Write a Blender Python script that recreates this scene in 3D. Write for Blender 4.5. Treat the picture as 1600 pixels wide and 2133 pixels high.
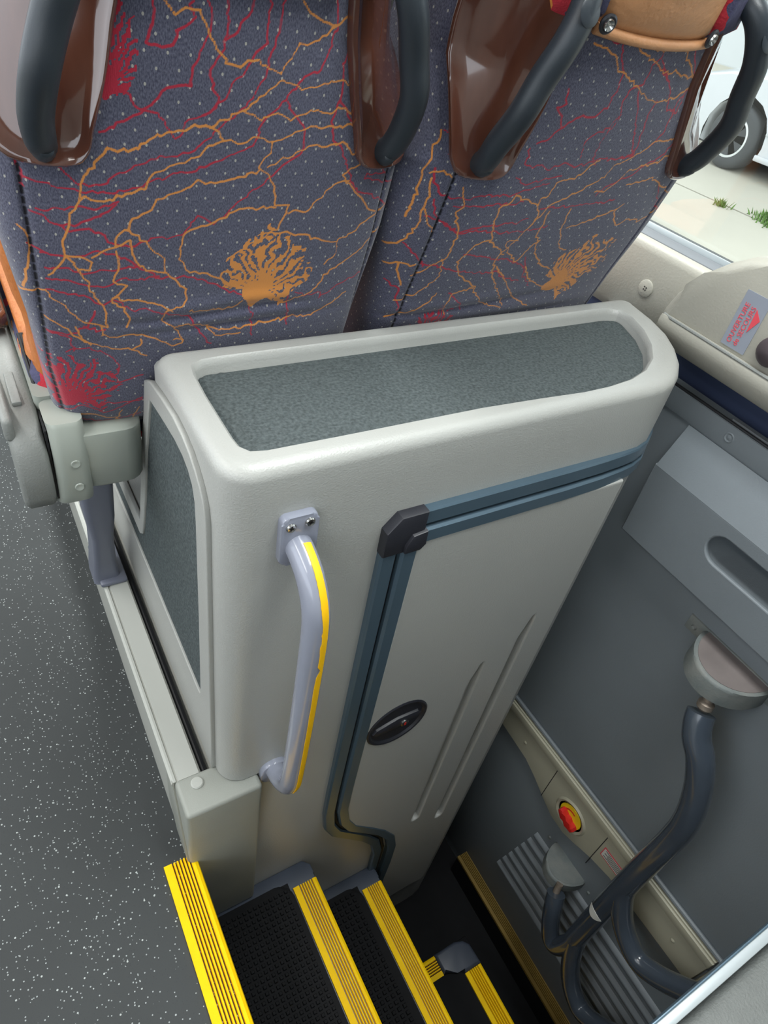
import bpy, bmesh, math, random
import numpy as np
from mathutils import Vector, Matrix
random.seed(7); rng = np.random.default_rng(7)
for o in list(bpy.data.objects): bpy.data.objects.remove(o, do_unlink=True)
SC = bpy.context.scene; COL = SC.collection

# ---------------------------------------------------------------- units
# everything below is laid out in design units of 0.46 m, measured from the eye point;
# W() turns them into metres with the aisle floor at Z = 0 and the cabinet front at Y = 0
S = 0.46; FZ = -2.56
OFF = np.array([0.0, -S, -S*FZ])
def W(p): return np.asarray(p, float)*S + OFF

# ---------------------------------------------------------------- camera
cam = bpy.data.cameras.new('camera'); camo = bpy.data.objects.new('camera', cam); COL.objects.link(camo)
CR = np.array([[0.8574,-0.4905,0.1557],[-0.2283,-0.6336,-0.7392],[0.4612,0.5983,-0.6553]])
U_, s_, V_ = np.linalg.svd(CR); CR = U_@V_
m = Matrix(((CR[0][0],-CR[1][0],-CR[2][0]),(CR[0][1],-CR[1][1],-CR[2][1]),(CR[0][2],-CR[1][2],-CR[2][2])))
camo.matrix_world = Matrix.Translation(Vector(W((0,0,0)))) @ m.to_4x4()
cam.sensor_fit = 'VERTICAL'; cam.sensor_height = 24.0; cam.lens = 24.0*1400/2133
cam.clip_start = 0.02; cam.clip_end = 200
SC.camera = camo

# ---------------------------------------------------------------- world, added fill lights, exposure
wd = bpy.data.worlds.new('sky'); SC.world = wd; wd.use_nodes = True
bg = wd.node_tree.nodes['Background']; bg.inputs[0].default_value = (0.86,0.93,1.0,1); bg.inputs[1].default_value = 2.0
def area(name, loc, rot, sx, sy, power, col=(1,1,1)):
    l = bpy.data.lights.new(name,'AREA'); l.shape='RECTANGLE'; l.size=sx; l.size_y=sy; l.energy=power; l.color=col
    o = bpy.data.objects.new(name,l); COL.objects.link(o); o.location=loc; o.rotation_euler=rot; return o
area('fill_light_aisle', (-0.85,0.9,2.02), (0,0,0), 0.3, 3.6, 24, (1,0.98,0.94))  # added fill light under the ceiling to lift the interior, not a fixture
area('fill_light_window_side', (0.60,1.02,2.02), (0,0,0), 0.4, 3.3, 60, (0.96,1.0,0.99))  # second added fill, brightens the seat and cabinet side
SC.view_settings.view_transform='Standard'; SC.view_settings.look='None'
SC.view_settings.exposure=0.6; SC.view_settings.gamma=1.0; SC.view_settings.use_curve_mapping=False

# ---------------------------------------------------------------- material helpers
def lin(c):
    return tuple(((v/255)/12.92 if v/255<=0.04045 else ((v/255+0.055)/1.055)**2.4) for v in c)
def mat(name, rgb, rough=0.5, metal=0.0, var=0.06, vscale=8, bump=0.0, bscale=300, spec=0.5, coat=0.0, var2=None, stretch=None):
    m = bpy.data.materials.new(name); m.use_nodes=True; nt=m.node_tree; N=nt.nodes; L=nt.links
    b=N['Principled BSDF']; b.inputs['Roughness'].default_value=rough; b.inputs['Metallic'].default_value=metal
    b.inputs['Specular IOR Level'].default_value=spec; b.inputs['Coat Weight'].default_value=coat; b.inputs['Coat Roughness'].default_value=0.06
    tc=N.new('ShaderNodeTexCoord'); vec=tc.outputs['Object']
    if stretch:
        mp=N.new('ShaderNodeMapping'); mp.inputs['Scale'].default_value=stretch; L.new(vec,mp.inputs[0]); vec=mp.outputs[0]
    nz=N.new('ShaderNodeTexNoise'); nz.inputs['Scale'].default_value=vscale; nz.inputs['Detail'].default_value=5; L.new(vec,nz.inputs['Vector'])
    r=N.new('ShaderNodeValToRGB'); c=lin(rgb); c2=lin(var2) if var2 else None
    r.color_ramp.elements[0].position=0.3; r.color_ramp.elements[1].position=0.7
    r.color_ramp.elements[0].color=(*[v*(1-var) for v in c],1)
    r.color_ramp.elements[1].color=(*(c2 if c2 else [min(1,v*(1+var)) for v in c]),1)
    L.new(nz.outputs['Fac'],r.inputs[0]); L.new(r.outputs[0],b.inputs['Base Color'])
    if bump:
        n2=N.new('ShaderNodeTexNoise'); n2.inputs['Scale'].default_value=bscale; n2.inputs['Detail'].default_value=3; L.new(tc.outputs['Object'],n2.inputs['Vector'])
        bp=N.new('ShaderNodeBump'); bp.inputs['Strength'].default_value=bump; bp.inputs['Distance'].default_value=0.002
        L.new(n2.outputs['Fac'],bp.inputs['Height']); L.new(bp.outputs[0],b.inputs['Normal'])
    return m
M = {}
M['console']=mat('moulded_grey_plastic',(166,167,163),0.36,var=0.03,vscale=3,bump=0.25,bscale=420)
M['console_low']=M['console']
M['carpet']=mat('charcoal_carpet',(82,89,90),0.95,var=0.32,vscale=260,bump=1.0,bscale=260,spec=0.1)
M['trim']=mat('blue_grey_aluminium',(84,104,118),0.3,metal=0.35,var=0.05,vscale=6)
M['groove']=mat('black_rubber_seal',(26,28,32),0.6,var=0.1)
M['blackpl']=mat('black_plastic',(38,39,46),0.4,var=0.06,bump=0.1,bscale=500)
M['rail']=mat('lavender_grey_paint',(138,142,156),0.22,var=0.04,vscale=20,coat=0.4)
M['screw']=mat('steel_screw',(190,190,188),0.25,metal=1.0)
M['scrdark']=mat('screw_slot',(24,24,26),0.6)
M['yellow']=mat('yellow_rubber',(255,204,0),0.6,var=0.07,vscale=25,bump=0.15,bscale=600,spec=0.2)
M['ytape']=mat('yellow_tape',(250,192,8),0.45,var=0.03)
M['podium']=mat('pale_grey_aluminium_trim',(178,180,174),0.38,var=0.03,vscale=5)
M['cap']=mat('grey_moulded_cap',(150,153,146),0.45,var=0.06,vscale=9,bump=0.12,bscale=500)
M['step']=mat('blue_grey_step_plastic',(60,67,80),0.42,var=0.08,vscale=12)
M['mat']=mat('black_ribbed_rubber',(15,16,19),0.75,var=0.15,vscale=40,spec=0.25)
M['door']=mat('door_grey_plastic',(112,119,124),0.5,var=0.07,vscale=4,bump=0.15,bscale=350)
M['beige']=mat('warm_grey_wall_plastic',(154,152,142),0.5,var=0.04,vscale=4,bump=0.16,bscale=300)
M['railbeige']=mat('beige_door_rail',(166,163,144),0.45,var=0.06,vscale=8)
M['ledge']=mat('window_ledge_grey',(104,108,112),0.7,var=0.02)
M['tube']=mat('slate_blue_painted_tube',(60,68,78),0.2,var=0.08,vscale=15,coat=0.5)
M['shell']=mat('seat_shell_grey_green',(158,164,156),0.35,var=0.03,vscale=5)
M['arm']=mat('armrest_grey_plastic',(130,133,130),0.45,var=0.06,bump=0.3,bscale=420)
M['leg']=mat('seat_leg_blue_grey',(108,112,126),0.35,var=0.06)
M['leather']=mat('tan_leather',(178,104,46),0.5,var=0.1,vscale=30,bump=0.6,bscale=160)
M['leather2']=mat('pale_tan_leather',(186,134,92),0.45,var=0.07,vscale=20,bump=0.5,bscale=140)
M['handle']=mat('soft_black_handle',(38,45,52),0.42,var=0.08,vscale=20,bump=0.06,bscale=700)
M['red']=mat('red_plastic',(205,42,38),0.35)
M['yknob']=mat('yellow_disc',(240,205,30),0.4)
M['white']=mat('white_paper',(212,212,206),0.6)
M['alu']=mat('brushed_aluminium_edge',(168,176,179),0.32,metal=0.2,var=0.03)
M['pinkprint']=mat('red_print',(214,74,86),0.6)
M['sticker']=mat('grey_sticker',(140,146,158),0.45)
M['shadebay']=mat('recess_shade_blue',(48,58,84),0.5,var=0.05)  # shade of the gap above the door, put into the base colour
M['box']=mat('worn_grey_bracket',(104,112,112),0.6,var=0.12,vscale=25,bump=0.3,bscale=200,var2=(122,124,120))
M['brown']=mat('rusty_bracket_top',(112,104,102),0.7,var=0.15,vscale=18)
M['bolt']=mat('rusty_bolt',(150,138,126),0.5,metal=0.6,var=0.25,vscale=60)
M['wall']=mat('pale_bus_lining',(190,190,186),0.6)

def speckle():
    m=mat('speckled_floor_vinyl',(49,53,54),0.65,var=0.1,vscale=5,bump=0.1,bscale=500); nt=m.node_tree; N=nt.nodes; L=nt.links
    b=N['Principled BSDF']; base=b.inputs['Base Color'].links[0].from_socket
    tc=N.new('ShaderNodeTexCoord')
    prev=base
    for sc,th,col in ((230,0.11,(158,164,164)),(120,0.075,(176,182,180)),(330,0.14,(46,50,52))):
        v=N.new('ShaderNodeTexVoronoi'); v.inputs['Scale'].default_value=sc; L.new(tc.outputs['Object'],v.inputs['Vector'])
        lt=N.new('ShaderNodeMath'); lt.operation='LESS_THAN'; lt.inputs[1].default_value=th*2.1; L.new(v.outputs['Distance'],lt.inputs[0])
        sp=N.new('ShaderNodeSeparateColor'); L.new(v.outputs['Color'],sp.inputs[0])
        g=N.new('ShaderNodeMath'); g.operation='GREATER_THAN'; g.inputs[1].default_value=0.72; L.new(sp.outputs[0],g.inputs[0])
        mu=N.new('ShaderNodeMath'); mu.operation='MULTIPLY'; L.new(lt.outputs[0],mu.inputs[0]); L.new(g.outputs[0],mu.inputs[1])
        mx=N.new('ShaderNodeMix'); mx.data_type='RGBA'; L.new(mu.outputs[0],mx.inputs[0]); L.new(prev,mx.inputs[6]); mx.inputs[7].default_value=(*lin(col),1)
        prev=mx.outputs[2]
    L.new(prev,b.inputs['Base Color']); return m
M['floor']=speckle()
def wood():
    m=mat('glossy_burl_wood',(104,66,52),0.12,var=0.25,vscale=5,coat=1.0,var2=(72,40,30),stretch=(6,6,2)); return m
M['wood']=wood()
def glass():
    m=bpy.data.materials.new('window_glass'); m.use_nodes=True; nt=m.node_tree; N=nt.nodes; L=nt.links
    N.remove(N['Principled BSDF']); o=N['Material Output']
    t=N.new('ShaderNodeBsdfTransparent'); t.inputs[0].default_value=(0.93,0.95,0.93,1)
    g=N.new('ShaderNodeBsdfGlossy'); g.inputs['Roughness'].default_value=0.02
    f=N.new('ShaderNodeFresnel'); f.inputs[0].default_value=1.45
    x=N.new('ShaderNodeMixShader'); L.new(f.outputs[0],x.inputs[0]); L.new(t.outputs[0],x.inputs[1]); L.new(g.outputs[0],x.inputs[2]); L.new(x.outputs[0],o.inputs[0]); return m
M['glass']=glass()
def fabric():
    m=bpy.data.materials.new('printed_seat_fabric'); m.use_nodes=True; nt=m.node_tree; N=nt.nodes; L=nt.links
    b=N['Principled BSDF']; b.inputs['Roughness'].default_value=0.9; b.inputs['Specular IOR Level'].default_value=0.15
    b.inputs['Sheen Weight'].default_value=0.25; b.inputs['Sheen Roughness'].default_value=0.5
    uv=N.new('ShaderNodeUVMap'); uv.uv_map='uv'
    at=N.new('ShaderNodeAttribute'); at.attribute_name='print'
    sp=N.new('ShaderNodeSeparateColor'); L.new(at.outputs['Color'],sp.inputs[0])
    nz=N.new('ShaderNodeTexNoise'); nz.inputs['Scale'].default_value=9; L.new(uv.outputs[0],nz.inputs['Vector'])
    wv=N.new('ShaderNodeTexNoise'); wv.inputs['Scale'].default_value=1.0; wv.inputs['Detail'].default_value=1
    mp=N.new('ShaderNodeMapping'); mp.inputs['Scale'].default_value=(420,170,1); L.new(uv.outputs[0],mp.inputs[0]); L.new(mp.outputs[0],wv.inputs['Vector'])
    r=N.new('ShaderNodeValToRGB'); r.color_ramp.elements[0].position=0.3; r.color_ramp.elements[1].position=0.7
    r.color_ramp.elements[0].color=(*lin((62,62,80)),1); r.color_ramp.elements[1].color=(*lin((96,98,115)),1)
    L.new(wv.outputs['Fac'],r.inputs[0]); prev=r.outputs[0]
    def th(sock,cut,soft):
        mr=N.new('ShaderNodeMapRange'); mr.inputs[1].default_value=cut-soft; mr.inputs[2].default_value=cut+soft
        ad=N.new('ShaderNodeMath'); ad.operation='MULTIPLY_ADD'; ad.inputs[1].default_value=0.5; L.new(wv.outputs['Fac'],ad.inputs[0]); 
        ad.inputs[2].default_value=-0.25
        a2=N.new('ShaderNodeMath'); L.new(sock,a2.inputs[0]); L.new(ad.outputs[0],a2.inputs[1])
        L.new(a2.outputs[0],mr.inputs[0]); return mr.outputs[0]
    def over(prev,fac,col):
        mx=N.new('ShaderNodeMix'); mx.data_type='RGBA'; L.new(fac,mx.inputs[0]); L.new(prev,mx.inputs[6]); mx.inputs[7].default_value=(*lin(col),1); return mx.outputs[2]
    # staggered white dots
    for k in (0,1):
        q=N.new('ShaderNodeMapping'); q.inputs['Scale'].default_value=(1/0.040,1/0.054,1); q.inputs['Location'].default_value=(0.5*k,0.5*k,0); L.new(uv.outputs[0],q.inputs[0])
        fr=N.new('ShaderNodeVectorMath'); fr.operation='FRACTION'; L.new(q.outputs[0],fr.inputs[0])
        ds=N.new('ShaderNodeVectorMath'); ds.operation='DISTANCE'; L.new(fr.outputs[0],ds.inputs[0]); ds.inputs[1].default_value=(0.5,0.5,0)
        lt=N.new('ShaderNodeMath'); lt.operation='LESS_THAN'; lt.inputs[1].default_value=0.055; L.new(ds.outputs['Value'],lt.inputs[0])
        prev=over(prev,lt.outputs[0],(158,156,150))
    prev=over(prev,th(sp.outputs[0],0.5,0.18),(164,40,60))
    prev=over(prev,th(sp.outputs[1],0.5,0.18),(200,132,66))
    prev=over(prev,th(sp.outputs[2],0.5,0.2),(22,22,30))
    L.new(prev,b.inputs['Base Color'])
    bp=N.new('ShaderNodeBump'); bp.inputs['Strength'].default_value=0.35; bp.inputs['Distance'].default_value=0.001
    L.new(wv.outputs['Fac'],bp.inputs['Height']); L.new(bp.outputs[0],b.inputs['Normal']); return m
M['fabric']=fabric()

# ---------------------------------------------------------------- geometry helpers
class G:
    def __init__(s): s.v=[]; s.f=[]
    def add(s,v,f):
        n=len(s.v); s.v+= [tuple(p) for p in v]; s.f+=[tuple(i+n for i in q) for q in f]; return s
def ROOT(name,label,cat,base,group=None,kind=None):
    o=bpy.data.objects.new(name,None); o.empty_display_size=0.05; COL.objects.link(o); o.location=W(base)
    if kind: o['kind']=kind
    else:
        o['label']=label; o['category']=cat
    if group: o['group']=group
    return o
def put(name,g,mt,parent=None,angle=35,label=None,cat=None,kind=None,group=None,smooth=True,units=True):
    me=bpy.data.meshes.new(name)
    vv=np.array(g.v,float)
    if units: vv=vv*S+OFF
    me.from_pydata(vv.tolist(),[],g.f); me.update()
    bm=bmesh.new(); bm.from_mesh(me); bmesh.ops.recalc_face_normals(bm,faces=bm.faces); bm.to_mesh(me); bm.free()
    if smooth:
        me.shade_smooth()
        me.set_sharp_from_angle(angle=math.radians(angle))
    me.materials.append(M[mt] if isinstance(mt,str) else mt)
    o=bpy.data.objects.new(name,me); COL.objects.link(o)
    attach(o,parent)
    if label: o['label']=label
    if cat: o['category']=cat
    if kind: o['kind']=kind
    if group: o['group']=group
    return o
def attach(o,parent):
    if parent is not None:
        o.parent=parent
        if parent.type=='EMPTY': o.location=-parent.location
def box(x0,x1,y0,y1,z0,z1,bev=0.0,seg=2):
    bm=bmesh.new(); bmesh.ops.create_cube(bm,size=1)
    for v in bm.verts: v.co=Vector(((x0+x1)/2+v.co.x*(x1-x0),(y0+y1)/2+v.co.y*(y1-y0),(z0+z1)/2+v.co.z*(z1-z0)))
    if bev: bmesh.ops.bevel(bm,geom=bm.edges[:],offset=bev,segments=seg,profile=0.5,affect='EDGES',clamp_overlap=True)
    return bmg(bm)
def bmg(bm):
    g=G(); bm.verts.index_update(); g.add([v.co[:] for v in bm.verts],[[v.index for v in f.verts] for f in bm.faces]); bm.free(); return g
def slab(pts,O,U,V,Nn,thick,bev=0.0,seg=2,both=False):
    """polygon pts (u,v) extruded along Nn by thick, front edge bevelled"""
    O=Vector(O);U=Vector(U);V=Vector(V);Nn=Vector(Nn)
    bm=bmesh.new(); a=[bm.verts.new(O+U*p[0]+V*p[1]) for p in pts]; b=[bm.verts.new(O+U*p[0]+V*p[1]+Nn*thick) for p in pts]
    n=len(pts); bm.faces.new(a[::-1]); top=bm.faces.new(b)
    for i in range(n): bm.faces.new((a[i],a[(i+1)%n],b[(i+1)%n],b[i]))
    if bev:
        ed=list(top.edges)
        bmesh.ops.bevel(bm,geom=ed,offset=bev,segments=seg,profile=0.5,affect='EDGES',clamp_overlap=True)
    bmesh.ops.triangulate(bm,faces=[f for f in bm.faces if len(f.verts)>4])
    return bmg(bm)
def rrect(x0,x1,y0,y1,r,n=5):
    out=[]
    for cx,cy,a0 in ((x1-r,y1-r,0),(x0+r,y1-r,90),(x0+r,y0+r,180),(x1-r,y0+r,270)):
        for i in range(n+1):
            a=math.radians(a0+90*i/n); out.append((cx+r*math.cos(a),cy+r*math.sin(a)))
    return out
def cat(pts,n=8,closed=False):
    P=[np.array(p,float) for p in pts]; out=[]
    m=len(P); rngi=range(m if closed else m-1)
    for i in rngi:
        if closed: p0,p1,p2,p3=P[i-1],P[i],P[(i+1)%m],P[(i+2)%m]
        else: p0,p1,p2,p3=P[max(i-1,0)],P[i],P[i+1],P[min(i+2,m-1)]
        for k in range(n):
            t=k/n; out.append(0.5*((2*p1)+(-p0+p2)*t+(2*p0-5*p1+4*p2-p3)*t*t+(-p0+3*p1-3*p2+p3)*t**3))
    if not closed: out.append(P[-1])
    return out
def tube(path,r,n=14,smooth=6,caps=True,flat=1.0):
    P=cat(path,smooth) if smooth else [np.array(p,float) for p in path]
    rs=r if callable(r) else (lambda t:r)
    g=G(); rings=[]; m=len(P); up=None
    for i,p in enumerate(P):
        t=P[min(i+1,m-1)]-P[max(i-1,0)]; t/=np.linalg.norm(t)
        if up is None:
            a=np.array([1,0,0]) if abs(t[0])<0.9 else np.array([0,1,0]); up=np.cross(t,a)
        up=up-t*np.dot(up,t); up/=np.linalg.norm(up); s=np.cross(t,up)
        rr=rs(i/(m-1)); rings.append([p+rr*(math.cos(2*math.pi*k/n)*up+flat*math.sin(2*math.pi*k/n)*s) for k in range(n)])
    return loft(rings,caps,caps)
def loft(rings,c0=True,c1=True,closed=True):
    g=G(); n=len(rings[0]); v=[p for r in rings for p in r]; f=[]
    for i in range(len(rings)-1):
        for k in range(n if closed else n-1):
            a=i*n+k; b=i*n+(k+1)%n; f.append((a,b,b+n,a+n))
    if c0: f.append(tuple(range(n))[::-1])
    if c1: f.append(tuple(range((len(rings)-1)*n,len(rings)*n)))
    return g.add(v,f)
def extr(prof,y0,y1,c=True):
    """closed XZ profile run along Y"""
    return loft([[(p[0],y0,p[1]) for p in prof],[(p[0],y1,p[1]) for p in prof]],c,c)
def lathe(prof,O,A,n=24):
    """prof (r,h) around axis A through O"""
    O=np.array(O,float);A=np.array(A,float);A/=np.linalg.norm(A)
    a=np.array([1,0,0]) if abs(A[0])<0.9 else np.array([0,1,0]); u=np.cross(A,a);u/=np.linalg.norm(u);w=np.cross(A,u)
    rings=[[O+A*h+max(r,1e-5)*(math.cos(2*math.pi*k/n)*u+math.sin(2*math.pi*k/n)*w) for k in range(n)] for r,h in prof]
    return loft(rings,True,True)
def offset_poly(P,d):
    """inward offset of a CCW polygon"""
    P=[np.array(p,float) for p in P]; n=len(P); out=[]
    for i in range(n):
        a=P[i]-P[i-1]; b=P[(i+1)%n]-P[i]; a/=np.linalg.norm(a)+1e-9; b/=np.linalg.norm(b)+1e-9
        na=np.array([-a[1],a[0]]); nb=np.array([-b[1],b[0]]); q=na+nb; q/=np.linalg.norm(q)+1e-9
        out.append(P[i]+q*d/max(0.35,np.dot(q,na)))
    return out
def plate(outer,holes,O,U,V,Nn,thick,bev=0.0):
    """flat plate with holes (2D curve fill), front face at O along Nn"""
    cu=bpy.data.curves.new('tmp','CURVE'); cu.dimensions='2D'; cu.fill_mode='BOTH'; cu.extrude=thick/2-bev; cu.bevel_depth=bev; cu.bevel_resolution=2
    for pts in [outer]+holes:
        sp=cu.splines.new('POLY'); sp.points.add(len(pts)-1); sp.use_cyclic_u=True
        for i,p in enumerate(pts): sp.points[i].co=(p[0],p[1],0,1)
    o=bpy.data.objects.new('tmp',cu); COL.objects.link(o)
    dg=bpy.context.evaluated_depsgraph_get(); me=bpy.data.meshes.new_from_object(o.evaluated_get(dg))
    O=np.array(O,float);U=np.array(U,float);V=np.array(V,float);Nn=np.array(Nn,float)
    g=G(); g.add([O+U*v.co.x+V*v.co.y+Nn*(v.co.z-thick/2) for v in me.vertices],[tuple(p.vertices) for p in me.polygons])
    bpy.data.objects.remove(o); bpy.data.meshes.remove(me); bpy.data.curves.remove(cu); return g
def screw(parent,O,A,r,name='screw'):
    """cross-head screw: domed head plus dark cross"""
    A=np.array(A,float); A/=np.linalg.norm(A)
    h=put(name,lathe([(0,0),(r,0),(r,0.25*r),(0.8*r,0.5*r),(0.5*r,0.42*r),(0,0.36*r)],O,A,18),'screw',parent)
    a=np.array([0.3,0.2,1.0]); u=np.cross(A,a);u/=np.linalg.norm(u);w=np.cross(A,u); g=G()
    for p,q in ((u,w),(w,u)):
        c=np.array(O)+A*0.43*r
        vs=[c+p*0.5*r*s1+q*0.13*r*s2+A*0.06*r*s3 for s3 in (-1,1) for s1,s2 in ((-1,-1),(1,-1),(1,1),(-1,1))]
        g.add(vs,[(0,3,2,1),(4,5,6,7),(0,1,5,4),(1,2,6,5),(2,3,7,6),(3,0,4,7)])
    put('cross_slot',g,'scrdark',h if parent is None or parent.parent is None else parent); return h
def text(body,size,mt,O,U,V,parent,name):
    cu=bpy.data.curves.new('tmp','FONT'); cu.body=body; cu.size=size; cu.extrude=0.0006; cu.resolution_u=3
    o=bpy.data.objects.new('tmp',cu); COL.objects.link(o)
    dg=bpy.context.evaluated_depsgraph_get(); me=bpy.data.meshes.new_from_object(o.evaluated_get(dg))
    U=np.array(U,float);V=np.array(V,float);Nn=np.cross(U,V); O=np.array(O,float)
    g=G(); g.add([O+U*v.co.x+V*v.co.y+Nn*v.co.z for v in me.vertices],[tuple(p.vertices) for p in me.polygons])
    bpy.data.objects.remove(o); bpy.data.meshes.remove(me); bpy.data.curves.remove(cu)
    return put(name,g,mt,parent,smooth=False)

# ================================================================ the setting
DX=2.12            # plane of the bus door
put('floor',box(-2.6,0.235,-4,9,FZ-0.12,FZ),'floor',kind='structure',smooth=False)
put('floor_rear',box(0.235,2.3,-4,-0.62,FZ-0.12,FZ),'floor',kind='structure',smooth=False).name='floor_2'
put('ceiling',box(-2.75,2.75,-4,9,FZ+4.5,FZ+4.6),'wall',kind='structure',smooth=False)
# left side of the coach: lining below, lining above the windows
put('wall_left',box(-2.75,-2.6,-4,9,FZ-0.12,-0.6).add(*(lambda b:(b.v,b.f))(box(-2.75,-2.6,-4,9,FZ+3.9,FZ+4.5))),'wall',kind='structure',smooth=False)
put('wall_rear',box(-2.6,2.42,-4.1,-4,FZ,FZ+4.5),'wall',kind='structure',smooth=False)
put('wall_stairwell',box(1.9,2.2,1.62,1.7,-5.0,-1.0),'door',kind='structure',smooth=False)
put('wall_far',box(-2.6,2.3,8.9,9,FZ,FZ+4.5),'wall',kind='structure',smooth=False)
# right side: inner panel, ledge, header above the window
wr=ROOT('wall_right',None,None,(2.25,1.5,-0.97),kind='structure')
prof=[(2.2,-0.99),(2.2,-0.765),(2.203,-0.745),(2.213,-0.733),(2.23,-0.728),(2.31,-0.732),(2.36,-0.74),(2.36,-1.08),(2.24,-1.08),(2.215,-1.02)]
put('inner_panel',extr(prof,-4,9),'beige',wr,angle=50)
put('ledge',box(2.232,2.312,-4,9,-0.735,-0.724,0.003),'ledge',wr)
put('outer_skin',box(2.36,2.42,-4,9,-5.0,-0.735),'wall',wr,smooth=False)
put('header',box(2.2,2.42,-4,9,FZ+3.9,FZ+4.5),'wall',wr,smooth=False)
for y in (-2.2,5.2):
    put('pillar',box(2.26,2.4,y-0.06,y+0.06,-0.73,FZ+3.9,0.02),'wall',wr)
put('screw_cap',lathe([(0,0),(0.032,0),(0.032,0.004),(0.028,0.006),(0,0.006)],(2.2,1.56,-0.88),(-1,0,0),24),'beige',wr)
g=G()
for dy,dz in ((-0.005,0.004),(0.004,0.006),(0.005,-0.004),(-0.004,-0.005)): 
    b=lathe([(0,0),(0.0028,0),(0.0028,0.001),(0,0.001)],(2.194,1.56+dy,-0.88+dz),(-1,0,0),8); g.add(b.v,b.f)
put('cap_holes',g,'scrdark',wr)
w1=ROOT('window_1',None,None,(2.35,1.5,-0.73),kind='structure')
gk=box(2.318,2.345,-4,9,-0.735,-0.705,0.006)
put('gasket',gk,mat('grey_gasket',(70,74,74),0.7,var=0.3,vscale=400),w1)
put('gasket_lip',box(2.312,2.320,-4,9,-0.733,-0.705,0.003),'alu',w1)
put('pane',box(2.345,2.352,-4,9,-0.72,FZ+3.9),'glass',w1,smooth=False)

# podium the seats and cabinet stand on
PZ=-2.2
pod=ROOT('trim_1',None,None,(0.3,3,FZ),kind='structure')
pod_prof=[(0.222,FZ),(0.222,PZ-0.03),(0.214,PZ-0.02),(0.214,PZ-0.006),(0.222,PZ),(0.229,PZ),(0.231,PZ-0.006),(0.236,PZ-0.006),(0.239,PZ),(0.305,PZ),(0.312,PZ-0.008),(0.314,PZ-0.05),(0.38,PZ-0.05),(0.38,FZ)]
put('podium_edge',extr(pod_prof,1.09,9),'podium',pod,angle=30)
put('podium_top',box(0.38,2.2,1.55,9,FZ,PZ-0.02),'floor',pod,smooth=False)
put('podium_gap_seal',tube([(0.325,1.1,PZ-0.035),(0.325,3,PZ-0.035),(0.325,9,PZ-0.035)],0.014,8,0),'groove',pod)

# ================================================================ cabinet behind the seats
TOP=-0.88
NOSE=[(1.64,1.0),(1.70,1.003),(1.76,1.018),(1.82,1.052),(1.88,1.10),(1.94,1.17),(1.99,1.25),(2.025,1.35),(2.045,1.46)]
def arc(cx,cy,r,a0,a1,n=6): return [(cx+r*math.cos(math.radians(a0+(a1-a0)*i/n)),cy+r*math.sin(math.radians(a0+(a1-a0)*i/n))) for i in range(n+1)]
def con_outline(yb,r=0.075,x0=0.36):
    o=arc(x0+r,1.0+r,r,180,270,7)
    o+=[(x,1.0) for x in (0.6,0.777,0.9,1.1,1.3,1.5)]+NOSE
    o+=arc(2.05-0.05,yb-0.05,0.05,0,90,4)+[(1.6,yb),(1.0,yb)]+arc(x0+0.05,yb-0.05,0.05,90,180,4)
    return o
cab=ROOT('cabinet','tall grey moulded cabinet between the two patterned seats and the steps','cabinet',(1.2,1.25,-4.95))
back=lambda z:1.525+min(0.02,max(0,(TOP-z))*0.5)
rings=[]
for z in (-2.19,-1.75,-1.3,-1.1,-0.98,TOP-0.035): rings.append([(p[0],p[1],z) for p in con_outline(back(z))])
base=con_outline(back(TOP))
rr=0.035
for i in range(1,7):
    a=math.radians(15*i); q=offset_poly(base,rr*(1-math.cos(a))); rings.append([(p[0],p[1],TOP-rr+rr*math.sin(a)) for p in q])
# top rim then the tray wall going down to the carpet
tray=[(0.434,1.13),(0.437,1.10),(0.45,1.082),(0.48,1.076)]+[(x,1.075-0.018*max(0,(x-1.1)/0.3)) for x in (0.65,0.85,1.06,1.25)]+[(1.4,1.056),(1.5,1.058),(1.6,1.070),(1.69,1.098),(1.77,1.145),(1.84,1.215),(1.895,1.3),(1.925,1.38),(1.92,1.425),(1.88,1.442),(1.82,1.446),(1.5,1.446),(1.1,1.446),(0.75,1.446),(0.52,1.446),(0.47,1.442),(0.444,1.425),(0.438,1.39),(0.434,1.3)]
body=loft(rings,True,False)
n_out=len(base); last=len(body.v)-n_out
tr=[]; 
def ring_from(poly,z): return [(p[0],p[1],z) for p in poly]
tray_rings=[offset_poly(tray,-0.014),offset_poly(tray,-0.008),offset_poly(tray,-0.003),tray,offset_poly(tray,0.004)]
tz=[TOP,TOP-0.005,TOP-0.02,TOP-0.04,TOP-0.048]
bm=bmesh.new()
vs=[bm.verts.new(p) for p in body.v]
for f in body.f: bm.faces.new([vs[i] for i in f])
outer=vs[last:]; inner=[bm.verts.new((p[0],p[1],TOP)) for p in tray_rings[0]]
eo=[bm.edges.get((outer[i],outer[(i+1)%n_out])) or bm.edges.new((outer[i],outer[(i+1)%n_out])) for i in range(n_out)]
nt_=len(inner); ei=[bm.edges.new((inner[i],inner[(i+1)%nt_])) for i in range(nt_)]
bmesh.ops.triangle_fill(bm,edges=eo+ei,use_beauty=True)
prev=inner
for k in range(1,5):
    cur=[bm.verts.new((p[0],p[1],tz[k])) for p in tray_rings[k]]
    for i in range(nt_): bm.faces.new((prev[i],prev[(i+1)%nt_],cur[(i+1)%nt_],cur[i]))
    prev=cur
bm.faces.new(prev)
# front wall carried on down beside the steps
low=[(0.481,1.0)]+[(x,1.0) for x in (0.6,0.9,1.3,1.5)]+NOSE+[(2.05,1.6),(0.481,1.6)]
lw=loft([[(p[0],p[1],z) for p in low] for z in (-5.0,-3.6,-2.19)],True,True)
lv=[bm.verts.new(p) for p in lw.v]
for f in lw.f: bm.faces.new([lv[i] for i in f])
put('body',bmg(bm),'console',cab,angle=38)
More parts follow.
